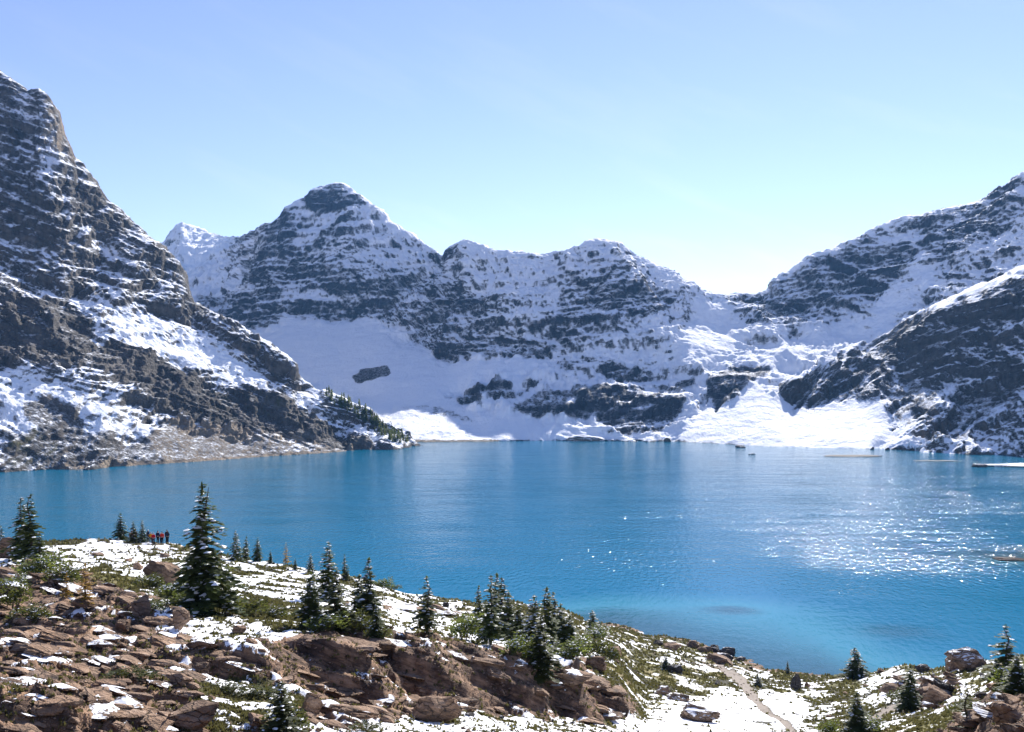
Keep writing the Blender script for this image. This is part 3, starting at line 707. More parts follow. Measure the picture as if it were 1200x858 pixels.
def rock_mat(name, dark, mid, lite, snowy):
    m = NT(name)
    p = m.pos(); pb_ = m.pos((.5, .5, 2.2), (math.radians(18), math.radians(-16), 0))
    a_ = m.noise(p, .8, 6, .68); b_ = m.noise(pb_, 1.8, 5, .65); c_ = m.noise(p, 7, 4, .65)
    col = m.ramp(m.add(m.mul(a_, .5), m.mul(b_, .5)), [(.36, dark), (.50, mid), (.66, lite)])
    col = m.mix(m.ss(c_, .58, .7, 0, .5), col, (.09, .085, .075))
    oi_ = m.node('ShaderNodeObjectInfo')
    col = m.mix(m.mul(oi_.outputs['Random'], .7), col, m.mix(.4, col, (.20, .175, .15)))
    vr = m.node('ShaderNodeTexVoronoi', feature='DISTANCE_TO_EDGE'); vr.inputs['Scale'].default_value = 1.1
    m.l.new(m.mix(.45, m.pos((.5, .7, 2.0), (math.radians(18), math.radians(-16), .5)), m.noise(p, 1.6, 4, .65, col=True), 'ADD'), vr.inputs['Vector'])
    ck = m.ss(vr.outputs['Distance'], 0, .03)
    col = m.mix(ck, m.mix(.7, col, (.02, .016, .013)), col)
    nz = m.node('ShaderNodeSeparateXYZ'); m.l.new(m.node('ShaderNodeNewGeometry').outputs['Normal'], nz.inputs[0])
    hgt_ = m.add(m.add(m.mul(b_, .8), m.mul(c_, .5)), m.mul(ck, .25))
    if snowy > 0:
        f_ = m.ss(m.add(m.add(nz.outputs[2], m.mul(m.add(a_, -.5), 1.8)), m.mul(m.add(c_, -.5), .8)), 1.02 - snowy, 1.10 - snowy)
        col = m.mix(f_, col, (.86, .87, .90)); hgt_ = m.mul(hgt_, m.math('SUBTRACT', 1, f_))
    return m.end(m.pbr(col, .88, m.bump(hgt_, .34), .2))
ROCK = rock_mat('brown_sandstone', (.045, .031, .024), (.28, .172, .105), (.54, .38, .27), 0)
ROCKS = rock_mat('snow_dusted_sandstone', (.045, .032, .026), (.26, .162, .103), (.48, .345, .25), .22)
ROCKD = rock_mat('dark_grey_rock', (.022, .020, .020), (.060, .052, .048), (.13, .115, .105), .05)
GRAVEL = rock_mat('bar_gravel', (.05, .045, .04), (.12, .105, .09), (.19, .17, .14), 0)
ROCKP = rock_mat('pale_shore_rock', (.09, .08, .075), (.22, .19, .165), (.36, .32, .29), .30)

def noise3(p, s, k=0.0):
    from mathutils import noise as mn
    return mn.noise(Vector((p[0] * s + k, p[1] * s + k * .7, p[2] * s - k)))

def rock_mesh(name, seed, mat, n=16, box=.72, cuts=2, flat=1.0, rough=.10):
    rnd = random.Random(seed)
    bm = bmesh.new()
    for i in range(n):
        v = Vector([rnd.gauss(0, 1) for _ in range(3)]).normalized()
        m_ = max(abs(v.x), abs(v.y), abs(v.z))
        v = v * (1 - box) + v / m_ * box * (.85 + .3 * rnd.random())
        v *= (.8 + .2 * rnd.random())
        bm.verts.new((v.x * .5, v.y * .5, v.z * .5 * flat))
    r = bmesh.ops.convex_hull(bm, input=bm.verts)
    bmesh.ops.delete(bm, geom=[g for g in set(r['geom_interior'] + r['geom_unused']) if isinstance(g, bmesh.types.BMVert)], context='VERTS')
    bmesh.ops.bevel(bm, geom=bm.edges[:], offset=.03, segments=1, affect='EDGES')
    bmesh.ops.triangulate(bm, faces=bm.faces[:])
    for _ in range(cuts):
        long = [e for e in bm.edges if e.calc_length() > (.22 if _ == 0 else .13)]
        bmesh.ops.subdivide_edges(bm, edges=long, cuts=1)
        bmesh.ops.triangulate(bm, faces=[f for f in bm.faces if len(f.verts) > 3])
    bm.normal_update()
    for v in bm.verts:
        c = v.co.copy(); q = c.z * 9 / max(flat, .2) + c.x * 1.5
        led = (q - math.floor(q)); led = (max(0, min(1, (led - .6) / .35)) - .5) * .05
        v.co += v.normal * (noise3(c, 3.1, seed) * rough + noise3(c, 8.0, seed) * rough * .45) + Vector((v.normal.x, v.normal.y, 0)) * led
    me = bpy.data.meshes.new(name); bm.to_mesh(me); bm.free()
    me.materials.append(mat)
    return me

def local_slope(px, d):
    a_ = ground_at(px, d - 1.5); b_ = ground_at(px, d + 1.5)
    return (b_ - a_) / 3

# ------------------------------------------------------------------ ledges of bedded rock
slab_meshes = [rock_mesh('slab', 100 + i, ROCKS if i % 3 == 0 else ROCK, n=14, box=.93, cuts=2, flat=1.0, rough=.045) for i in range(9)]
def ledge(label, line, thick, courses, seed, w=(1.4, 3.6), depth=(1.6, 2.8), jut=.35, step=.74, snow=True):
    rnd = random.Random(seed)
    pts = [hit(x, y) for x, y in line]
    c0 = pts[len(pts) // 2]
    root = link(bpy.data.objects.new('rock_ledge', None)); root.location = (c0.x, c0.y, c0.z - .5)
    tag(root, label, 'rock ledge', 'bedded rock ledges of the near slope')
    seg = 0; pos = 0.0
    while seg < len(pts) - 1:
        a_, b_ = pts[seg], pts[seg + 1]
        L_ = math.hypot(b_.x - a_.x, b_.y - a_.y)
        if pos > L_: pos -= L_; seg += 1; continue
        p = a_.lerp(b_, pos / max(L_, .01))
        ang = math.atan2(b_.y - a_.y, b_.x - a_.x); ang = max(-.6, min(.6, ang))
        ww = rnd.uniform(*w)
        z = p.z - .10 * thick
        for k in range(courses):
            th = thick * rnd.uniform(.75, 1.25)
            wk = ww * rnd.uniform(.8, 1.25); dp = rnd.uniform(*depth)
            j = rnd.uniform(-.5, .5) * jut - (k * .22) * -1 * rnd.random() - (jut if k == 0 else 0)
            o = bpy.data.objects.new('slab', rnd.choice(slab_meshes)); COL.objects.link(o); o.parent = root
            o.location = (p.x - c0.x + rnd.uniform(-.3, .3), p.y - c0.y + dp * .34 + j, z - th * .5 - (c0.z - .5))
            o.rotation_euler = (math.radians(rnd.uniform(-3, 4) + rnd.choice((0, 0, 180))), math.radians(rnd.uniform(5, 13)) , ang * .7 + rnd.uniform(-.12, .12) + rnd.choice((0, PI)))
            if abs(o.rotation_euler.z) > 1.6: o.rotation_euler.y *= -1
            o.scale = (wk * 1.12, dp, th * 1.15)
            z -= th * .92
        pos += ww * step
    return root
ledge('long low brown rock ledge with a dark underside below the snowfield on the left', [(62, 668), (100, 677), (140, 690), (180, 710), (222, 738)], .42, 2, 1, (1.2, 2.6))
ledge('pinkish slab ledge just below the yellowish larch sapling on the left', [(28, 700), (60, 705), (95, 716)], .40, 2, 2, (1.2, 2.2))
ledge('short broken ledge at the left edge under the dark shrubs', [(-20, 738), (20, 740), (60, 752), (90, 768)], .30, 2, 3, (.8, 1.6), (.8, 1.6))
ledge('ledge of thin reddish slabs crossing the middle of the bare slope bottom left', [(60, 742), (100, 752), (140, 766), (175, 782)], .22, 2, 4, (.6, 1.3), (.7, 1.3), .2)
ledge('large grey and pink slab ledge at the bottom left over black shade', [(-10, 800), (25, 800), (60, 806), (95, 816)], .55, 3, 5, (1.2, 2.2), (1.6, 2.4), .35)
ledge('flat tan slab ledge along the bottom edge near the left corner', [(62, 822), (100, 830), (135, 838), (175, 845), (215, 846)], .35, 2, 6, (.8, 1.7), (1.0, 1.8), .3)
ledge('brown ledge with black undercut beside the snow patch above the bottom shrubs', [(212, 758), (245, 768), (280, 776), (318, 786)], .42, 3, 7, (1.2, 2.4), (1.2, 2.0), .35)
ledge('blocky tan ledge right below the pair of dark firs in the middle left', [(318, 748), (350, 748), (385, 752), (420, 752), (455, 752)], .55, 4, 8, (1.4, 3.0), (1.5, 2.4), .4)
ledge('wide grey slab ledge with a deep shadow line above the lowest snow patches', [(330, 795), (370, 802), (410, 812), (450, 820), (490, 820), (530, 818)], .50, 2, 9, (1.6, 3.2), (1.6, 2.6), .45)
ledge('rounded brown rock ledge between the lone fir and the fir cluster', [(455, 756), (490, 762), (525, 764), (560, 768)], .7, 4, 10, (1.8, 3.6), (1.8, 2.8), .45)
ledge('tall dark overhanging ledge under the fir cluster', [(560, 770), (595, 774), (630, 784), (665, 790)], .8, 4, 11, (2.0, 4.0), (2.0, 3.2), .55)
ledge('fractured grey nose at the right end of the big overhanging ledge', [(665, 790), (690, 798), (715, 808), (732, 822)], .8, 3, 12, (1.8, 3.4), (2.2, 3.4), .4)
ledge('thin snowy ledge crossing the slope right of the small lone fir', [(440, 712), (470, 714), (500, 716), (545, 718)], .55, 1, 13, (2.0, 4.5), (1.6, 2.4), .2)
ledge('upright cracked slabs beside the dark fir near the bottom right', [(1078, 800), (1098, 806), (1120, 812)], 1.1, 2, 14, (1.6, 2.6), (2.2, 3.2), .3)
ledge('broken boulder ledge at the bottom right corner', [(1150, 838), (1170, 830), (1190, 822), (1230, 812)], .5, 2, 15, (1.2, 2.4), (1.2, 2.0), .3)
ledge('low brown ledge by the small stump right of the fir cluster', [(655, 768), (675, 772), (700, 782)], .5, 2, 16, (1.4, 2.6), (1.4, 2.2), .3)

# ------------------------------------------------------------------ single boulders (px, base row, width, height, label, material, flat, yaw, tilt)
BOULD = [
 (183, 686, 44, 30, 'big pinkish tilted boulder on the snow left of the tallest fir', ROCK, .35, .5),
 (160, 668, 12, 9, 'small dark brown rock just left of the big tilted pinkish boulder', ROCK, .2, 0),
 (162, 722, 26, 24, 'reddish bent rock between the long ledge and the square boulder', ROCK, -.3, .4),
 (204, 738, 32, 26, 'dark square faced boulder below the tallest fir', ROCK, .1, .9),
 (278, 743, 17, 11, 'small dark cube shaped rock sitting on white snow below the shrubs', ROCK, 0, .3),
 (142, 742, 19, 14, 'pale tan block beside a patch of snow under the reddish bent rock', ROCK, 0, .1),
 (4, 654, 26, 28, 'rough brown boulder cut by the left edge beside the double fir', ROCK, 0, .2),
 (20, 682, 12, 9, 'small brown rock on shaded snow at the far left', ROCK, 0, .5),
 (32, 678, 12, 9, 'small tan rock beside the dark shrub on the far left', ROCK, 0, 1.1),
 (208, 803, 26, 12, 'tan loaf shaped rock lying on the turf at the bottom left', ROCK, .1, .2),
 (232, 790, 22, 15, 'squarish brown rock by the snow patch under the undercut ledge', ROCK, 0, .1),
 (364, 838, 24, 27, 'smooth pinkish oval boulder above the bottom shrub', ROCK, .3, .9),
 (222, 856, 62, 34, 'large brown block with a shaded right side at the bottom edge', ROCK, 0, .1),
 (512, 848, 58, 34, 'big brown angular boulder standing in snow below the ledges', ROCK, .08, .2),
 (545, 832, 30, 12, 'low reddish rock right of the big angular boulder', ROCK, 0, .5),
 (552, 700, 18, 9, 'small dark round boulder on the crest near the fir cluster', ROCKD, 0, .3),
 (522, 712, 8, 7, 'dark pebble like boulder on snow left of the fir cluster', ROCKD, 0, .7),
 (698, 786, 26, 16, 'grey and tan blocky boulder below the right end of the fir cluster', ROCK, .1, .4),
 (718, 772, 26, 13, 'tan boulder on the turf beside the low shrub right of the cluster', ROCK, 0, .2),
 (792, 790, 18, 11, 'dark round boulder on the green turf above the snowfield', ROCKD, 0, .5),
 (820, 846, 46, 20, 'low wide brown boulder in the big white snowfield', ROCKS, .05, .3),
 (797, 822, 24, 9, 'flat brown rock above the low wide boulder in the snowfield', ROCKS, 0, .6),
 (776, 815, 18, 10, 'dark speckled rock at the left of the snowfield', ROCKS, 0, 1.0),
 (772, 757, 12, 7, 'dark shore rock leftmost of the row by the lake', ROCKD, 0, 0),
 (788, 762, 22, 8, 'brown flat shore rock in the row by the lake', ROCK, 0, .2),
 (812, 760, 18, 10, 'reddish pointed rock by the lake shore', ROCK, .1, .4),
 (826, 766, 16, 8, 'brown lumpy rock beside the pointed shore rock', ROCK, 0, .9),
 (838, 764, 14, 8, 'dark small rock at the waterline', ROCKD, 0, .4),
 (853, 768, 20, 9, 'dark wet boulder farthest out at the waterline', ROCKD, 0, .1),
 (847, 778, 26, 11, 'dark low boulder just above the trail start by the lake', ROCKD, 0, .6),
 (868, 776, 14, 6, 'flat dark rock at the end of the shore row', ROCKD, 0, .8),
 (935, 809, 20, 23, 'dark cone shaped boulder standing on the snow near the tiny fir', ROCKD, 0, .2),
 (946, 806, 9, 8, 'small brown rock leaning on the cone shaped boulder', ROCK, 0, .9),
 (1138, 786, 44, 25, 'big dark boulder with snow on top at the right shore', ROCKS, 0, .1),
 (1120, 784, 22, 18, 'snow capped rock against the left side of the big shore boulder', ROCKS, 0, .8),
 (1085, 788, 20, 9, 'dark rock crest above the upright cracked slabs', ROCKD, .2, .3),
 (1112, 812, 36, 12, 'long dark leaning slab right of the upright slabs', ROCKD, .45, .2),
 (1100, 824, 30, 18, 'brown cracked block at the foot of the upright slabs', ROCK, .3, .5),
 (1080, 826, 18, 20, 'brown rounded block right beside the dark fir at the bottom right', ROCK, 0, .1),
 (1152, 818, 14, 7, 'small dark rock on the turf below the shore boulder', ROCKD, 0, 0),
 (1182, 852, 40, 28, 'dark shaded boulder in the bottom right corner', ROCK, .2, .3),
 (1045, 812, 22, 10, 'low brown rock left of the dark fir near the bottom right', ROCK, 0, .2),
 (388, 700, 14, 8, 'small brown rock in the snow among the middle firs', ROCK, 0, .2),
 (112, 652, 16, 4, 'flat brown stone on the crest of the snowy knoll', ROCK, 0, 0),
]
def boulder(px, y, w, h, label, mat, tilt, yaw, i):
    p = hit(px, y)
    s_ = p.y / F
    me = rock_mesh('boulder', 300 + i, mat, n=15 + i % 6, box=.55 + .35 * ((i * 7) % 5) / 5, cuts=2, rough=.09)
    o = link(bpy.data.objects.new('boulder', me))
    W_, H_ = w * s_, h * s_
    if 'cone' in label:
        for v in me.vertices:
            k = 1 - .80 * max(0, min(1, v.co.z + .45)); v.co.x *= k * 1.2; v.co.y *= k * 1.2
    o.scale = (W_ * 1.1, W_ * .8, H_ * 1.22)
    o.location = (p.x, p.y + W_ * .25, p.z + H_ * (.18 if 'cone' in label else .30))
    o.rotation_euler = (0, tilt, yaw * .5)
    tag(o, label, 'boulder')
for i, b in enumerate(BOULD): boulder(*b, i)

# loose rocks you can count, strewn over the slope
rng = random.Random(5)
loose = [rock_mesh('loose_rock', 700 + i, (ROCK, ROCKS, ROCK, ROCKD)[i % 4], n=12, box=.7, cuts=1, rough=.1) for i in range(8)]
PYr = PYf; vis = np.zeros(PYf.shape, bool)
runmin = np.minimum.accumulate(PYf, axis=0); vis = PYf <= runmin + 1e-6
cand = np.argwhere(vis & (PX2 > 0) & (PX2 < 1200) & (PYf < 862) & (Z2 > .1))
zone = lambda x, y: ('in the bare rocky ground at the bottom left' if x < 230 and y > 700 else 'on the snowy knoll at the upper left' if x < 440 and y < 735 else
                     'near the ledges at the bottom centre' if x < 745 and y > 745 else 'on the crest slope in the middle' if x < 620 else 'on the shore slope at the lower right')
nn = 0; tries = 0
while nn < 130 and tries < 20000:
    tries += 1
    r, c = cand[rng.randrange(len(cand))]
    w_ = rockp[r, c]
    if rng.random() > (.08 + w_): continue
    x, y = PX2[r, c], PYf[r, c]; d = D2[r, c]
    if 770 < x < 940 and y > 812: continue
    s_ = d / F
    ww = (rng.uniform(6, 9) if rng.random() < .7 else rng.uniform(9, 16)) * s_
    o = link(bpy.data.objects.new('loose_rock', loose[rng.randrange(8)]))
    o.scale = (ww, ww * rng.uniform(.6, .9), ww * rng.uniform(.35, .75))
    o.location = (X2[r, c], d, Z2[r, c] + o.scale[2] * .18)
    o.rotation_euler = (rng.uniform(-.25, .25), rng.uniform(0, .35), rng.uniform(-.5, .5))
    z_ = zone(x, y)
    tag(o, 'small brown angular rock lying loose ' + z_, 'rock', 'loose rocks ' + z_)
    nn += 1

# slabs of bedrock breaking out of the bare ground: parts of the ground itself
GR = bpy.data.objects['ground']
ns_ = 0; tries = 0
while ns_ < 285 and tries < 30000:
    tries += 1
    r, c = cand[rng.randrange(len(cand))]
    x, y = PX2[r, c], PYf[r, c]; d = D2[r, c]
    if rockp[r, c] < .5 or (rng.random() > 1.0 / (1 + d / 45)) or (300 < x < 745 and y < 830 and rng.random() < .55): continue
    s_ = d / F; ww = rng.uniform(14, 46) * s_; th = ww * rng.uniform(.14, .30)
    o = link(bpy.data.objects.new('slab', slab_meshes[rng.randrange(9)]), GR)
    o.scale = (ww, ww * rng.uniform(.6, 1.0), th + .06)
    o.location = (X2[r, c], d + ww * .2, Z2[r, c] + th * .12)
    o.rotation_euler = (math.radians(rng.uniform(-16, -4)), math.radians(rng.uniform(9, 20)), rng.uniform(-.3, .3))
    ns_ += 1

def scatter(name, n, weight, build, mats, kind='stuff', rs=3):
    rg = np.random.RandomState(rs)
    w = weight[cand[:, 0], cand[:, 1]] ; w = np.clip(w, 0, None); w = w / w.sum()
    idx = cand[rg.choice(len(cand), n, p=w)]
    V = []; Fc = []; off = 0
    for k, (r, c) in enumerate(idx):
        v, f = build(rg, D2[r, c])
        dx, dy = rg.uniform(-.5, .5, 2) * (fpx[1] - fpx[0]) * D2[r, c] / F
        V.append(v + np.array([X2[r, c], D2[r, c], Z2[r, c]])); Fc.append(f + off); off += len(v)
    me = raw_mesh(name, np.concatenate(V), np.concatenate(Fc), mats, False)
    o = link(bpy.data.objects.new(name, me)); o['kind'] = kind
    return o
def pebble(rg, d):
    s_ = rg.uniform(1.6, 5.0) * d / F
    a_ = np.array([[1, 0, 0], [0, 1, 0], [-1, 0, 0], [0, -1, 0], [.3, .2, .7], [-.2, -.1, -.8]]) * (rg.uniform(.6, 1.2, (6, 1)))
    t = rg.uniform(0, 6.28); R_ = np.array([[math.cos(t), -math.sin(t), 0], [math.sin(t), math.cos(t), 0], [0, 0, 1]])
    return (a_ * [s_ * .55, s_ * .42, s_ * .42]) @ R_.T, np.array([[0, 1, 4], [1, 2, 4], [2, 3, 4], [3, 0, 4], [1, 0, 5], [2, 1, 5], [3, 2, 5], [0, 3, 5]])
scatter('stone_rubble', 9000, (.05 + rockp ** 2) * (1 - .7 * sm) / np.sqrt(D2), pebble, [ROCK], rs=4)
def tuft(rg, d):
    n = 4; V = []; Fc = []
    hgt = rg.uniform(1.2, 3.0) * d / F + .05; wd_ = rg.uniform(1.5, 4.5) * d / F + .04
    for i in range(n):
        t = rg.uniform(0, 6.28); cx, cy_ = rg.uniform(-.5, .5, 2) * wd_
        ex, ey = math.cos(t) * wd_ * .5, math.sin(t) * wd_ * .5
        V += [[cx - ex, cy_ - ey, -.03], [cx + ex, cy_ + ey, -.03], [cx + rg.uniform(-.3, .3) * wd_, cy_ + rg.uniform(-.3, .3) * wd_, hgt * rg.uniform(.6, 1.1)]]
        Fc.append([3 * i, 3 * i + 1, 3 * i + 2])
    return np.array(V), np.array(Fc)
scatter('turf', 14000, ((1 - rockp) + .12) * (1.0 - .86 * sm) * (1 - trail) / np.sqrt(D2) * (1 - polymask(PX2, PY2, [(780, 822), (930, 812), (950, 830), (930, 858), (740, 870)], 6) * .9), tuft, [GRASS], rs=8)
# ------------------------------------------------------------------ conifers
def quadbuf(): return {'v': [], 'f': []}
def addq(b, P4):
    n = len(b['v']); b['v'] += [tuple(p) for p in P4]; b['f'].append((n, n + 1, n + 2, n + 3))
def mesh_of(b, name, mat):
    return raw_mesh(name, b['v'], b['f'], [mat], False)
OCT = [Vector(p) for p in ((1, 0, 0), (0, 1, 0), (-1, 0, 0), (0, -1, 0), (0, 0, 1), (0, 0, -1))]
def blob(b3, c, rx, ry, rz, rnd):
    n = len(b3['v']); j = lambda: rnd.uniform(.7, 1.25)
    b3['v'] += [(c.x + rx * j(), c.y, c.z), (c.x, c.y + ry * j(), c.z), (c.x - rx * j(), c.y, c.z), (c.x, c.y - ry * j(), c.z), (c.x, c.y, c.z + rz * j()), (c.x, c.y, c.z - rz * .4)]
    b3['f'] += [(n + a, n + b_, n + c_) for a, b_, c_ in ((0, 1, 4), (1, 2, 4), (2, 3, 4), (3, 0, 4), (1, 0, 5), (2, 1, 5), (3, 2, 5), (0, 3, 5))]

def conifer(seed, whorls, per, sprays, width, bare, snow, droop=.45, fat=1.0, tips=1, lean=0):
    """unit-height tree: trunk, crown and the snow lodged on its boughs"""
    rnd = random.Random(seed)
    cr = quadbuf(); sn_ = quadbuf(); tk = quadbuf()
    segs = 6; sides = 6
    bend = [(rnd.uniform(-.012, .012), rnd.uniform(-.012, .012)) for _ in range(segs + 1)]
    rings = []
    for i in range(segs + 1):
        t = i / segs; r = .016 * (1 - t) ** .8 + .0016
        rings.append([(bend[i][0] * t * 3 + lean * t * t + r * math.cos(6.283 * k / sides), bend[i][1] * t * 3 + r * math.sin(6.283 * k / sides), t * .985 - .02) for k in range(sides)])
    for i in range(segs):
        for k in range(sides): addq(tk, [rings[i][k], rings[i][(k + 1) % sides], rings[i + 1][(k + 1) % sides], rings[i + 1][k]])
    for w in range(whorls):
        t0 = bare + (1 - bare) * (w + rnd.random() * .6) / whorls
        t = t0
        env = width * ((1 - t) ** .85) * (.82 + .3 * rnd.random()) + .012
        if t < bare + .12: env *= .75 + .25 * (t - bare) / .12
        cx = lean * t * t; cy2 = 0
        for k in range(per if t < .85 else max(3, per - 2)):
            az = 6.283 * (k + rnd.random() * .8) / per + w * 2.4
            t = min(.985, max(bare, t0 + rnd.uniform(-.75, .75) / whorls)); cx = lean * t * t
            L = env * rnd.uniform(.45, 1.25) * (1 + .22 * math.sin(az * 1.0 + seed * 1.7) + .18 * math.sin(t * 19 + seed))
            L = min(L, env * 1.25)
            if rnd.random() < .12: L *= .45
            ca, sa = math.cos(az), math.sin(az)
            up = .25 * (t > .6) - .05
            prev = Vector((cx, cy2, t))
            ns = max(2, int(sprays * (L / max(width, .01)) + 1.5))
            for q in range(1, ns + 1):
                u = q / ns
                p = Vector((cx + ca * L * u, cy2 + sa * L * u, t + L * (up * u - droop * u * u + .10 * u ** 3)))
                for side in (-1, 1, 0):
                    ln = (.045 * (1 - t) + .020) * fat * rnd.uniform(.7, 1.3) * (1.15 - .4 * u)
                    wd_ = ln * rnd.uniform(.24, .36)
                    da = az + side * rnd.uniform(.5, 1.0)
                    dv = Vector((math.cos(da), math.sin(da), rnd.uniform(-.45, .12)))
                    wv = Vector((-math.sin(da), math.cos(da), rnd.uniform(-.5, .5))) * wd_
                    base = prev.lerp(p, rnd.random())
                    e = base + dv * ln
                    addq(cr, [base - wv * .35, base + wv * .35, base + dv * ln * .6 + wv, e])
                    addq(cr, [base - wv * .35 , e, base + dv * ln * .55 - wv, base - wv * .9 - dv * ln * .1])
                if rnd.random() < snow * 1.5:
                    r_ = (.014 + .016 * (1 - t)) * rnd.uniform(.5, 1.25)
                    blob(sn_, p + Vector((0, 0, .008)), r_ * 1.3, r_ * 1.1, r_ * .55, rnd)
                prev = p
    for _ in range(14):
        p = Vector((lean + rnd.uniform(-.008, .008), rnd.uniform(-.008, .008), rnd.uniform(.93, 1.0)))
        addq(cr, [p + Vector((-.006, 0, -.02)), p + Vector((.006, 0, -.02)), p + Vector((.003, .003, .012)), p + Vector((-.003, 0, .012))])
    return tk, cr, sn_
def tree_proto(nm, seed, mat, *a_, **k_):
    tk, cr, sn_ = conifer(seed, *a_, **k_)
    t = mesh_of(tk, 'trunk', BARK); c = mesh_of(cr, 'crown', mat)
    s_ = raw_mesh('snow', sn_['v'], sn_['f'], [SNOW], False) if sn_['f'] else None
    return (t, c, s_)
PT = {
 'big': tree_proto('big', 1, FIR, 34, 8, 8, .235, .05, .10, droop=.50),
 'full': tree_proto('full', 2, FIR, 24, 7, 7, .24, .05, .13, droop=.5, fat=1.25),
 'full2': tree_proto('full2', 3, FIR, 22, 7, 7, .21, .06, .10, droop=.45, fat=1.25),
 'snowy': tree_proto('snowy', 4, FIR, 20, 7, 6, .26, .05, .26, droop=.4, fat=1.35),
 'slim': tree_proto('slim', 5, FIR, 24, 6, 5, .15, .05, .08, droop=.4, fat=1.15),
 'slim2': tree_proto('slim2', 6, FIR, 22, 6, 5, .17, .08, .12, droop=.5, fat=1.15, lean=.02),
 'open': tree_proto('open', 7, FIR, 17, 6, 6, .24, .16, .14, droop=.35, fat=1.2),
 'olive': tree_proto('olive', 8, FIR2, 20, 7, 7, .26, .04, .12, droop=.45, fat=1.3),
 'sparse': tree_proto('sparse', 9, FIR2, 13, 4, 5, .20, .05, .0, droop=.2, fat=.9),
 'round': tree_proto('round', 10, FIR, 14, 9, 8, .40, .02, .22, droop=.35, fat=1.8),
 'larch': tree_proto('larch', 11, LARCH, 14, 5, 5, .22, .12, .0, droop=.15, fat=1.1),
}
def tree(kind, px, top, base, label, cat='tree', name='fir_tree', wide=1.0, rz=None, sink=.12):
    p = hit(px, base)
    H_ = (base - top) * p.y / F + sink
    r = link(bpy.data.objects.new(name, None)); r.location = (p.x, p.y, p.z - sink)
    r.rotation_euler = (0, 0, rz if rz is not None else (px * 1.7) % 6.28)
    r.scale = (H_ * wide, H_ * wide, H_)
    tag(r, label, cat, 'subalpine firs on the near slope' if cat == 'tree' and 'larch' not in name else None)
    for n_, me in zip(('trunk', 'crown', 'snow'), PT[kind]):
        if me is not None:
            o = bpy.data.objects.new(n_, me); COL.objects.link(o); o.parent = r
            if n_ == 'snow': o['kind'] = 'stuff'
    return r
